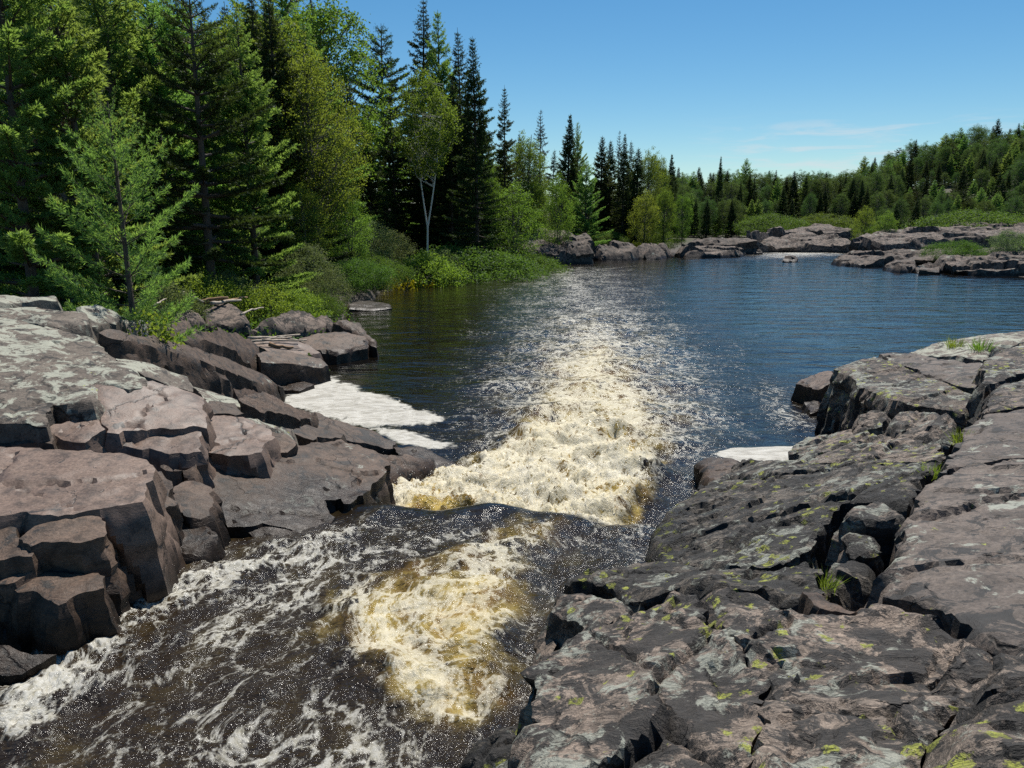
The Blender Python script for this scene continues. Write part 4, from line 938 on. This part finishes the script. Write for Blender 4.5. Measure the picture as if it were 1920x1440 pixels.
def broadleaf(seed, h, r, clear=0.3, nclus=260, leaves=46, leaf=0.10, cr=0.42, trunk=0.11, stems=1, lean=0.05, gaps=0.30, egg=0.55, forked=False):
    rng = np.random.default_rng(seed)
    wood = []; ends = []
    # crown volume: an egg, eaten into by noise so that it has bays and gaps
    cen = []
    while len(cen) < nclus:
        p = rng.uniform(-1, 1, 3)
        q = np.linalg.norm(p)
        if q > 1 or q < rng.random() * 0.75: continue
        zrel = p[2]; wid = 1 - 0.45 * max(0, zrel) ** 1.5 - 0.25 * max(0, -zrel)
        x, y, zc = p[0] * r * wid, p[1] * r * wid, h * (clear + (1 - clear) * (0.5 + 0.5 * zrel) * 0.96)
        if perlin(np.array([x * .75 + seed]), np.array([y * .75]), np.array([zc * .6]))[0] < -0.42 + gaps: continue
        cen.append((x, y, zc))
    cen = np.array(cen)
    st = []
    for k in range(stems):
        a = rng.uniform(0, 6.28); top = h * rng.uniform(.86, .95)
        s = np.linspace(0, 1, 9)
        off = np.array([math.cos(a), math.sin(a)]) * lean * h
        base = rng.normal(0, 0.12 * (stems > 1), 2)
        pth = np.stack([base[0] + off[0] * s ** 1.3 + 0.06 * np.sin(s * 7 + a), base[1] + off[1] * s ** 1.3 + 0.06 * np.cos(s * 6 + a), top * s], 1)
        if forked:
            fk = np.clip(s - 0.27, 0, 1) / 0.73
            sg = 1 if k == 0 else -1
            pth = np.stack([0.035 * h * np.sin(s * 2.0) * 0.4 + sg * 0.085 * h * fk ** 0.8, 0.02 * h * s + 0 * s, top * s], 1)
        wood.append((pth, trunk * (1 - s * 0.82))); st.append(pth)
    for c in cen:
        pth = st[rng.integers(len(st))]
        zb = max(clear * h * 0.75, c[2] - rng.uniform(.4, .9) * math.hypot(c[0], c[1]) - 0.3)
        b = np.array([np.interp(zb, pth[:, 2], pth[:, k]) for k in range(2)] + [zb])
        if rng.random() < 0.4:
            mid = (b + c) / 2 + np.array([0, 0, -0.12 * np.linalg.norm(c - b)]) + rng.normal(0, .06, 3)
            wood.append((np.array([b, mid, c]), np.array([0.028, 0.018, 0.006]) * (trunk / 0.11)))
    n = nclus * leaves
    ci = np.repeat(np.arange(nclus), leaves)
    rad = cr * rng.uniform(.7, 1.3, nclus)
    off = rng.normal(0, 0.55, (n, 3)) * rad[ci][:, None] * np.array([1, 1, 0.75])
    C = cen[ci] + off
    D = rng.normal(0, 1, (n, 3)) + np.array([0, 0, -0.35])
    tint = np.clip(rng.normal(0.42, .3, nclus)[ci] + rng.normal(0, .15, n), 0, 1)
    crown = cards(C, D, leaf * rng.uniform(.7, 1.3, n), leaf * 0.72 * rng.uniform(.8, 1.2, n), rng, tint)
    return tubes(wood, 6), crown

class Kind:
    def __init__(s, name, cat, data, h, bark, leaf, parts=('trunk', 'crown')):
        (wv, wf), (lv, lf, lt) = data
        s.name, s.cat, s.h, s.parts = name, cat, h, parts
        s.wood = raw_mesh(name + '_' + parts[0], wv, wf, bark)
        s.leaf = raw_mesh(name + '_' + parts[1], lv, lf, leaf, smooth=False, attrs={'tint': lt})
KINDS = {}
def kinds():
    W = dict(curve=0.12, tw=0.5, ncard=5, cl=0.17, cw=0.040)
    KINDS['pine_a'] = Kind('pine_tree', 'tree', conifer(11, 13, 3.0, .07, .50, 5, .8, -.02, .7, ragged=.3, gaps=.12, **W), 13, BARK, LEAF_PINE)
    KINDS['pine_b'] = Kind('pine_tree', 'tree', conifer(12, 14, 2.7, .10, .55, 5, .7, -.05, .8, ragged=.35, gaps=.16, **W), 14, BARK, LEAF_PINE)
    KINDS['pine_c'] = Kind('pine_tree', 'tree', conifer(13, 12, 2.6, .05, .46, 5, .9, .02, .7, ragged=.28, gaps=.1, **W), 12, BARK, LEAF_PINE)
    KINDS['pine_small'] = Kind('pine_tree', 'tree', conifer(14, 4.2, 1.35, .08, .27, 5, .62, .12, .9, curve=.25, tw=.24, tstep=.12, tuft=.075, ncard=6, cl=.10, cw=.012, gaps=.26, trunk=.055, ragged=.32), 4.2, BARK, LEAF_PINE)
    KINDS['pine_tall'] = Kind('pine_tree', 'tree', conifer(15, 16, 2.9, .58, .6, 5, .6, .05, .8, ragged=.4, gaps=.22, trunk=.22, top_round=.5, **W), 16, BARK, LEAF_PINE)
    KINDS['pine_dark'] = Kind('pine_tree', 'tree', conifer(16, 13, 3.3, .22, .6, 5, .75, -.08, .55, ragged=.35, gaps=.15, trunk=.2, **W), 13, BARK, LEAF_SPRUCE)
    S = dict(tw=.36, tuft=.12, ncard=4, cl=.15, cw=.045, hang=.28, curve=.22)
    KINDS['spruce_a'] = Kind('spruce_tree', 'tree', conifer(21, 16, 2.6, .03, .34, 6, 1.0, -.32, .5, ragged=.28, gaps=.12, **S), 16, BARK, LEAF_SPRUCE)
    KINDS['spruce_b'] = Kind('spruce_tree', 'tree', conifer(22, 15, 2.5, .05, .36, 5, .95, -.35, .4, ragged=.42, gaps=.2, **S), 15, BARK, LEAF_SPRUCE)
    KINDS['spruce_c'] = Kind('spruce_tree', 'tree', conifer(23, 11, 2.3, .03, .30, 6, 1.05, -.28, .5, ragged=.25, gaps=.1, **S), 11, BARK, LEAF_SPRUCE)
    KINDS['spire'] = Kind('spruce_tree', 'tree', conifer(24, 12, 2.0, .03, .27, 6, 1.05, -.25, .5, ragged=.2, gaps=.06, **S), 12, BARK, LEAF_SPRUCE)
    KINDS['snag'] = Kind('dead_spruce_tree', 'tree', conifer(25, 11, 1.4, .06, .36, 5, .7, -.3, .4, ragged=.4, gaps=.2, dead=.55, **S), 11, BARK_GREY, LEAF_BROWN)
    KINDS['birch'] = Kind('birch_tree', 'tree', broadleaf(31, 12.5, 2.2, .46, 270, 56, .11, .34, .075, 2, .10, .18, forked=True), 12.5, BARK_BIRCH, LEAF_BIRCH)
    KINDS['aspen_a'] = Kind('aspen_tree', 'tree', broadleaf(32, 13, 3.0, .14, 520, 50, .105, .37, .15, 2, .06, .12), 13, BARK_GREY, LEAF_ASPEN)
    KINDS['aspen_b'] = Kind('aspen_tree', 'tree', broadleaf(33, 12, 2.3, .16, 380, 50, .105, .36, .12, 1, .05, .14), 12, BARK_GREY, LEAF_BIRCH)
    KINDS['aspen_c'] = Kind('aspen_tree', 'tree', broadleaf(34, 8, 2.0, .10, 280, 50, .09, .33, .08, 2, .06, .14), 8, BARK_GREY, LEAF_ASPEN)
    KINDS['shrub_a'] = Kind('green_bush', 'bush', broadleaf(41, 1.7, 1.15, .02, 170, 66, .048, .17, .016, 6, .25, .10), 1.7, BARK_GREY, LEAF_SHRUB, ('stem', 'foliage'))
    KINDS['shrub_b'] = Kind('willow_bush', 'bush', broadleaf(42, 2.2, 1.15, .02, 190, 56, .048, .21, .016, 6, .25, .25), 2.2, BARK_GREY, LEAF_SAGE, ('stem', 'foliage'))
    KINDS['shrub_c'] = Kind('green_bush', 'bush', broadleaf(43, 1.5, 1.4, .0, 240, 76, .042, .17, .016, 7, .3, .06), 1.5, BARK_GREY, LEAF_DARK, ('stem', 'foliage'))
    KINDS['shrub_y'] = Kind('yellow_bush', 'bush', broadleaf(44, 1.0, .55, .05, 40, 40, .055, .16, .012, 4, .2, .2), 1.0, BARK_GREY, LEAF_GOLD, ('stem', 'foliage'))
    KINDS['sprig'] = Kind('leafy_sapling', 'plant', broadleaf(45, .8, .32, .08, 34, 26, .040, .09, .006, 3, .2, .3), .8, BARK_GREY, LEAF_SHRUB, ('stem', 'foliage'))
kinds()
LEAF_HAZE = leaf_mat('haze toned aspen leaves', (0.036, 0.078, 0.030), (0.078, 0.125, 0.036), (0.13, 0.21, 0.035), 0.42, 0.6)  # aspen leaf colour darkened and dulled to stand in for distance haze
for a, b in (('aspen_a', 'poplar_a'), ('aspen_b', 'poplar_b')):  # the same aspens again, with the haze-toned leaf colour for far rows
    import copy
    k2 = copy.copy(KINDS[a]); k2.leaf = KINDS[a].leaf.copy(); k2.leaf.materials[0] = LEAF_HAZE; KINDS[b] = k2
def plant(kind, u, y, vtop, label, group=None, squash=1.0, yaw=None, dz=-0.06, hmin=0.2, hmax=40, cat=None):
    k = KINDS[kind]
    a = (u - 960) / FPX; b = (720 - (vtop + 480) / 2) / FPX
    x = a * y / (cp + b * sp)
    g = float(ground_z(np.array([x]), np.array([y]))[0]) + dz
    ztop = PD(u, vtop, y)[2]
    s = min(max(ztop - g, hmin), hmax) / k.h
    o = empty(k.name, (x, y, g)); o.scale = (s * squash, s * squash, s)
    o.rotation_euler = (0, 0, RT.uniform(0, 6.28) if yaw is None else yaw)
    tag(o, label, cat or k.cat, group)
    for nm, me in zip(k.parts, (k.wood, k.leaf)):
        c = bpy.data.objects.new(nm, me); COL.objects.link(c); c.parent = o
    return o
RT = random.Random(5)
EDGE = 'trees at the edge of the left bank'
MID = 'trees along the bend of the left bank'
# ---- the trees one can tell apart
for a in [
 ('pine_small', 222, 15.6, 190, 'small feathery pine standing alone on the pale rock shelf', EDGE, .88),
 ('pine_c', 148, 20.5, -90, 'pine with a dark bare foot right behind the small feathery pine', EDGE),
 ('pine_a', 5, 19.0, -260, 'pine with drooping sunlit boughs cut by the left photo edge', EDGE),
 ('snag', 103, 24.5, 0, 'brown half-dead spruce among the green pines', EDGE),
 ('pine_b', 55, 29, -140, 'tall pine between the photo edge and the brown spruce', EDGE),
 ('pine_a', 205, 28, -130, 'full pine just right of the brown spruce', EDGE, 1.1),
 ('pine_b', 292, 30, -90, 'shaggy pine towering over the small feathery pine', EDGE, 1.1),
 ('pine_dark', 372, 27.0, -40, 'broad dark pine with shaded lower boughs above the driftwood', EDGE, 1.0),
 ('pine_c', 462, 30.5, 20, 'pine with sunlit layered boughs beside the pale green aspen', EDGE, .95),
 ('aspen_a', 588, 40, 68, 'big pale green aspen with a rounded crown over the bushes', EDGE, 1.0),
 ('aspen_b', 500, 44, -40, 'aspen rising behind the sunlit layered pine', EDGE, 1.2),
 ('aspen_b', 618, 54, -70, 'tallest aspen at the forest skyline, thin crown against the sky', EDGE, 1.1),
 ('pine_tall', 538, 56, -90, 'tall old pine with a bare dark trunk at the top of the photo', EDGE),
 ('aspen_c', 652, 41, 352, 'round young aspen in front of the dark conifers', EDGE, 1.1),
 ('aspen_c', 572, 37, 335, 'young aspen below the big pale green one', EDGE, 1.0),
 ('pine_dark', 718, 78, 44, 'pine with a cone-shaped crown standing clear against the sky', MID, 1.0),
 ('spruce_b', 738, 66, 128, 'slim spruce in front of the cone-shaped pine', MID, .8),
 ('spruce_b', 690, 62, 190, 'shaded spruce between the big aspen and the cone-shaped pine', MID),
 ('spruce_b', 793, 69, -8, 'highest spruce of the dark clump, its tip at the photo edge', MID, .95),
 ('pine_c', 826, 68, 22, 'bushy dark conifer second from the top of the clump', MID, .75),
 ('spruce_b', 866, 64, 50, 'ragged spruce left of the widest dark spruce', MID, .9),
 ('spruce_a', 893, 58, 66, 'widest dark spruce at the right side of the clump', MID, .95),
 ('spruce_a', 845, 62, 150, 'dark spruce filling the clump behind the white birch', MID, 1.0),
 ('birch', 796, 53, 118, 'birch with two white stems forking in front of the dark spruces', MID, 1.0, 0.0),
 ('spruce_b', 946, 70, 160, 'thin pointed spruce just right of the dark clump', MID, .8),
 ('aspen_b', 985, 78, 232, 'yellow-green aspen right of the dark clump', MID, 1.0),
 ('aspen_c', 962, 64, 335, 'young aspen leaning over the water beside the pale rock dome', MID, 1.2),
 ('snag', 1012, 90, 205, 'scraggy dead-topped tree breaking the skyline', MID, .8),
 ('spire', 1064, 84, 213, 'dark spire-shaped spruce with a needle-sharp tip', MID, .95),
 ('pine_b', 1083, 92, 230, 'tufted conifer just behind the sharp spire', MID, .6),
 ('aspen_c', 1046, 72, 318, 'yellowish young tree growing on the pale rock dome', MID, .7),
 ('pine_a', 1098, 80, 300, 'broad soft pine behind the square boulder', MID, 1.0),
 ('spruce_c', 1126, 92, 254, 'left one of two dark spruces above the brown rocks', MID, 1.0),
 ('spruce_c', 1143, 95, 262, 'right one of two dark spruces above the brown rocks', MID, .9),
 ('snag', 1158, 98, 244, 'grey bare-topped snag among the spruces', MID, .6),
 ('spruce_a', 1168, 90, 250, 'tall dark spruce over the pinkish waterline rock', MID, .9),
 ('spruce_b', 1182, 94, 262, 'narrow spruce beside the tall dark one', MID, .9),
 ('spruce_c', 1194, 92, 276, 'low full spruce at the end of the dark row', MID, 1.1),
 ('aspen_b', 1216, 98, 264, 'aspen with a thin top ending the row of dark spruces', MID, .8),
 ('aspen_b', 1232, 104, 274, 'open-crowned tree on the skyline where the bank drops back', MID, .7),
 ('aspen_c', 1208, 86, 352, 'bright young aspen above the pinkish waterline rock', MID, 1.0),
 ('aspen_b', 1246, 88, 338, 'full green aspen at the corner of the bank', MID, .8),
 ('aspen_b', 1280, 92, 350, 'slender aspen at the tip of the wooded bank', MID, .8),
 ('spire', 1258, 128, 288, 'lone dark spire above the distant treeline', 'trees of the far shore', .9),
 ('spire', 1347, 150, 292, 'very slim dark spruce poking above the distant treeline', 'trees of the far shore', .6),
 ('pine_a', 1396, 165, 296, 'round-topped pine on the distant skyline', 'trees of the far shore', .9),
]: plant(*a)
# ---- trees of the wood behind: filling rows
SKY = np.array([(-400, -120), (580, -60), (640, 20), (665, 110), (700, 190), (760, 170), (785, 60), (880, 90), (930, 170), (960, 225), (1000, 250), (1100, 270), (1200, 285), (1240, 308), (1440, 312), (1600, 312), (1660, 292), (1750, 264), (1850, 246), (2000, 222), (2400, 210)], float)
skyv = lambda u: float(np.interp(u, SKY[:, 0], SKY[:, 1]))
LBL = {'pine_a': 'pine crowded among others in the shade of the left wood', 'pine_b': 'pine crowded among others in the shade of the left wood', 'pine_c': 'pine crowded among others in the shade of the left wood',
       'spruce_a': 'dark spruce deep in the wood of the left bank', 'spruce_b': 'dark spruce deep in the wood of the left bank', 'spruce_c': 'dark spruce deep in the wood of the left bank', 'aspen_a': 'aspen half hidden inside the wood of the left bank', 'aspen_b': 'aspen half hidden inside the wood of the left bank', 'aspen_c': 'aspen half hidden inside the wood of the left bank'}
def rows():
    for y, u0, u1, n, top in ((33, -330, 450, 9, 60), (40, -330, 560, 12, 30), (48, -330, 640, 14, 30), (58, -330, 680, 14, 10), (72, -300, 780, 14, 8), (66, 660, 950, 9, 130), (80, 780, 1010, 10, 70), (92, 930, 1240, 12, 60), (112, 960, 1260, 14, 12)):
        for k in range(n):
            u = u0 + (u1 - u0) * (k + RT.random()) / n
            kind = RT.choice(['pine_a', 'pine_b', 'pine_c', 'spruce_a', 'spruce_c', 'aspen_b', 'aspen_a', 'spruce_b'] if u < 620 else ['spruce_a', 'spruce_b', 'spruce_c', 'spruce_c', 'aspen_b', 'aspen_b', 'pine_c'])
            plant(kind, u, y * RT.uniform(.95, 1.06), skyv(u) + top + RT.uniform(0, 70), LBL[kind], 'trees deep in the left wood', RT.uniform(.9, 1.25), hmin=5, hmax=20)
    # the far shore
    for y, u0, u1, n, lo, hi, kinds_ in ((182, 1225, 1700, 40, 0, 14, ['poplar_a', 'poplar_b', 'poplar_b', 'pine_c', 'spruce_c']), (160, 1235, 1690, 36, 6, 30, ['poplar_a', 'poplar_b', 'spruce_a', 'poplar_b', 'spruce_c', 'pine_c']),
                                          (138, 1270, 1680, 26, 28, 62, ['poplar_a', 'spruce_a', 'spire', 'spruce_c', 'poplar_b', 'spruce_b']), (122, 1290, 1420, 11, 45, 90, ['spire', 'spruce_c', 'pine_c', 'poplar_b'])):
        for k in range(n):
            u = u0 + (u1 - u0) * (k + RT.random()) / n
            kind = RT.choice(kinds_)
            nm = {'s': 'dark conifer', 'p': 'soft green pine', 'a': 'green leafy tree'}[('a' if kind[:2] == 'po' else kind[0])]
            plant(kind, u, y * RT.uniform(.96, 1.04), skyv(u) + RT.uniform(lo, hi), f'{nm} in the distant treeline across the pool', 'trees of the far shore', RT.uniform(.95, 1.35), hmin=6, hmax=24)
    # the wooded hill on the right
    for y, u0, u1, n, lo, hi in ((285, 1600, 2100, 34, -26, 0), (245, 1600, 2120, 34, -6, 24), (264, 1600, 2120, 26, 0, 22), (228, 1640, 2120, 22, 20, 50), (210, 1620, 2140, 34, 22, 62), (178, 1650, 2160, 30, 50, 92), (150, 1660, 2180, 26, 80, 118), (126, 1680, 2200, 22, 100, 140), (105, 1640, 2220, 18, 120, 158)):
        for k in range(n):
            u = u0 + (u1 - u0) * (k + RT.random()) / n
            kind = RT.choice(['poplar_a', 'poplar_b', 'poplar_a', 'poplar_b', 'pine_dark', 'spruce_c', 'spruce_a', 'pine_c', 'pine_a'])
            nm = {'s': 'dark conifer', 'p': 'soft green pine', 'a': 'leafy tree'}[('a' if kind[:2] == 'po' else kind[0])]
            plant(kind, u, y * RT.uniform(.96, 1.04), skyv(u) + RT.uniform(lo, hi), f'{nm} on the wooded hill at the right', 'trees of the right hill', RT.uniform(.95, 1.35), hmin=6, hmax=24)
rows()
# ---- bushes and young plants
BU = 'bushes along the left shore'
for a in [
 ('shrub_a', 492, 25.5, 532, 'bright green bush above the long pink boulder', BU, 1.2),
 ('shrub_a', 545, 26.5, 540, 'bright green bush at the waterside, right of the brightest one', BU, 1.25),
 ('shrub_c', 592, 28.5, 548, 'low green bush reaching over the round pink boulder', BU, 1.0),
 ('shrub_b', 612, 30.5, 500, 'grey-green willow bush between the bright bushes and the dark ones', BU, 1.0),
 ('shrub_b', 575, 33.0, 455, 'grey-green willow growing against the dark pines', BU, 1.0),
 ('shrub_c', 660, 38.0, 482, 'dark green rounded bush at the water, left of the yellow leaves', BU, 1.3),
 ('shrub_c', 705, 41.0, 478, 'dark green bush beside the yellow leaves', BU, 1.2),
 ('shrub_y', 747, 43.5, 500, 'small bush with golden yellow leaves at the water', BU, .9),
 ('shrub_y', 778, 46.0, 508, 'yellowish low bush right of the golden one', BU, 1.0),
 ('shrub_a', 800, 48.0, 472, 'leafy bush at the foot of the white birch', BU, 1.2),
 ('shrub_b', 832, 50.5, 466, 'pale bush just right of the birch stems', BU, .9),
 ('shrub_c', 872, 53.0, 455, 'dark bush at the waterline under the dark clump', BU, 1.5),
 ('shrub_c', 925, 56.0, 474, 'dark bush at the waterline right of the clump', BU, 1.5),
 ('shrub_c', 975, 60.5, 472, 'rounded bush hiding the foot of the pale dome', BU, 1.5),
 ('shrub_c', 1012, 63.0, 478, 'low bush next to the pale dome, nearest the square boulder', BU, .9),
 ('shrub_b', 690, 50.0, 410, 'large willow bush between the young aspen and the birch', BU, 1.3),
 ('shrub_b', 735, 52.0, 430, 'willow bush left of the birch stems', BU, 1.2),
 ('sprig', 246, 13.6, 556, 'leafy sapling growing from the rock beside the small pine', None, 1.0),
 ('sprig', 392, 17.6, 598, 'small yellow-green sapling on the brown ridge', None, 1.2),
 ('shrub_a', 388, 24.0, 512, 'fresh green bush under the broad dark pine', BU, 1.0),
 ('shrub_b', 430, 27.0, 505, 'thin bush behind the driftwood', BU, 1.0),
 ('shrub_b', 310, 20.0, 520, 'faded bush in the shade between the pines', BU, 1.0),
 ('shrub_c', 1138, 86.0, 432, 'light green bush behind the brown waterline rocks', BU, 1.4),
 ('shrub_c', 1215, 92.0, 425, 'green bush behind the pinkish waterline rock', BU, 1.4),
 ('shrub_c', 1440, 118.0, 398, 'low bush among the rocks upstream, first from the left', None, 1.6),
 ('shrub_c', 1545, 122.0, 398, 'low bush among the rocks upstream, near the far falls', None, 1.6),
 ('aspen_c', 1620, 92.0, 382, 'yellow-green bushy tree at the end of the far right ledge', None, 1.0),
 ('aspen_c', 1660, 90.0, 392, 'short bushy tree standing right on the far ledge', None, 1.2),
 ('shrub_c', 1470, 105.0, 432, 'bush in front of the dark upstream shelf', None, 1.2),
 ('shrub_c', 1830, 98.0, 390, 'leafy bush behind the upper right ledge', None, 1.8),
 ('shrub_b', 1890, 66.0, 430, 'bush on the lower ledge by the right photo edge', None, 1.4),
 ('shrub_c', 1790, 66.0, 448, 'low bush in the step between the two right ledges', None, 1.3),
]: plant(*a)

# ------------------------------------------------------------------ low ground cover in the wood and round the far rocks
def undergrowth():
    rng = np.random.default_rng(77)
    pts = []
    for n, y0, y1, s0, s1, sc in ((2600, 19, 62, -.95, -.08, 1.0), (1500, 60, 120, -.6, .22, 1.6), (2600, 60, 140, .34, .95, 1.9), (1600, 105, 200, .1, .75, 2.6)):
        y = np.exp(rng.uniform(math.log(y0), math.log(y1), n)); x = y * rng.uniform(s0, s1, n)
        d = poly_sd(x, y, RIV)
        lim = np.where(x > 12, 15.0, np.where(y > 60, 7.0, 1.2))
        m = (d > lim) & ~((x > 12) & (d < 24) & (rng.random(n) < 0.6))
        pts.append(np.c_[x[m], y[m], ground_z(x[m], y[m]), np.full(m.sum(), sc)])
    p = np.concatenate(pts); per = 34
    ci = np.repeat(np.arange(len(p)), per); n = len(ci); sc = p[ci, 3]
    C = p[ci, :3] + rng.normal(0, .33, (n, 3)) * sc[:, None] * np.array([1, 1, .5]) + np.array([0, 0, .3]) * sc[:, None]
    D = rng.normal(0, 1, (n, 3)) + np.array([0, 0, .3])
    tint = np.clip(np.repeat(rng.normal(.35, .2, len(p)), per) + rng.normal(0, .12, n), 0, 1)
    V, F, T = cards(C, D, .11 * sc * rng.uniform(.7, 1.4, n), .085 * sc, rng, tint)
    tag(link('undergrowth', raw_mesh('undergrowth', V, F, LEAF_DARK, smooth=False, attrs={'tint': T})), 'low leafy ground cover under the trees and behind the far rocks', 'undergrowth', kind='stuff')
undergrowth()

def grass():
    rng = np.random.default_rng(61); n = 130
    C = np.c_[rng.normal(0, .05, (n, 2)), np.zeros(n)]; D = np.c_[rng.normal(0, .45, (n, 2)), np.ones(n)]
    me = raw_mesh('grass_tuft', *cards(C, D, rng.uniform(.10, .28, n), .007, rng, rng.uniform(.2, 1, n))[:2], LEAF_SHRUB, smooth=False, attrs={'tint': np.repeat(rng.uniform(.2, 1, n), 4)})
    for u, v, z, sc, lb in ((1787, 657, 1.40, 1.3, 'grass tuft on the back of the far right crest, left of the other'), (1837, 664, 1.47, 1.5, 'wider grass tuft beside the dark-sided block on the right crest'), (1802, 836, 1.72, .8, 'grass tuft in the crack behind the big rounded boulder'),
                            (1746, 900, 1.72, .7, 'yellowish grass tuft in the crack above the rounded dark boulder'), (1548, 1108, 1.66, .6, 'thin grass tuft at the bottom of the crevice by the tan block'), (1664, 742, 1.2, .5, 'tiny grass tuft at the foot of the black cliff')):
        o = link('grass_tuft', me, None, P(u, v, z)); o.scale = (sc, sc, sc); o.rotation_euler = (0, 0, u)
        tag(o, lb, 'grass', 'grass tufts in the rock cracks', 'thing')
grass()

# ------------------------------------------------------------------ driftwood
def log(name, label, p0, p1, r, mat, seed, cat='driftwood', group='driftwood stranded on the left rocks'):
    rng = np.random.default_rng(seed); a, b = np.array(p0), np.array(p1)
    s = np.linspace(0, 1, 9)
    mid = np.linspace(a, b, 9) + np.cumsum(rng.normal(0, 0.012, (9, 3)), 0)
    rad = r * (1 - 0.45 * s) * rng.uniform(.88, 1.12, 9)
    V, F = tubes([(mid, rad), ], 8)
    n = 8; m = len(mid)
    V = np.concatenate([V, mid[:1], mid[-1:]])
    caps = [[(j + 1) % n, j, 9 * n] for j in range(n)] + [[(m - 1) * n + j, (m - 1) * n + (j + 1) % n, 9 * n + 1] for j in range(n)]
    o0 = a.copy(); me = raw_mesh(name, V - o0, [F, np.array(caps)], mat)
    tag(link(name, me, None, o0), label, cat, group)
for k, (q0, q1, r, mat, lb) in enumerate([
 ((466, 634, .98), (560, 628, .86), .045, WOOD_DRIFT, 'longest bleached pole of the bundle on the reddish shelf'),
 ((470, 640, .95), (545, 633, .86), .035, WOOD_DRIFT, 'bleached pole lying second in the bundle on the shelf'),
 ((490, 638, .93), (575, 636, .78), .032, WOOD_DRIFT, 'thin bleached stick at the front of the bundle'),
 ((505, 644, .88), (548, 652, .76), .06, WOOD_RUST, 'short flat plank of driftwood below the bundle'),
 ((520, 630, .95), (572, 640, .72), .03, WOOD_DRIFT, 'bleached stick crossing the bundle'),
 ((380, 566, 1.62), (430, 557, 1.75), .07, WOOD_RUST, 'rusty log on top of the big round boulder'),
 ((395, 570, 1.6), (452, 562, 1.6), .06, WOOD_DRIFT, 'pale log beside the rusty one above the round boulder'),
 ((340, 548, 2.0), (385, 562, 1.75), .05, WOOD_DRIFT, 'grey stick slanting down towards the rusty log'),
 ((420, 564, 1.62), (460, 556, 1.6), .05, WOOD_RUST, 'brown log end pointing at the green bush'),
 ((290, 572, 1.95), (312, 558, 2.05), .03, WOOD_DRIFT, 'thin pale stick leaning in the shade of the pines'),
 ((452, 590, 1.4), (492, 578, 1.4), .035, WOOD_DRIFT, 'pale branch lying behind the long pink boulder'),
]): log('driftwood', lb, P(*q0), P(*q1), r, mat, 900 + k)
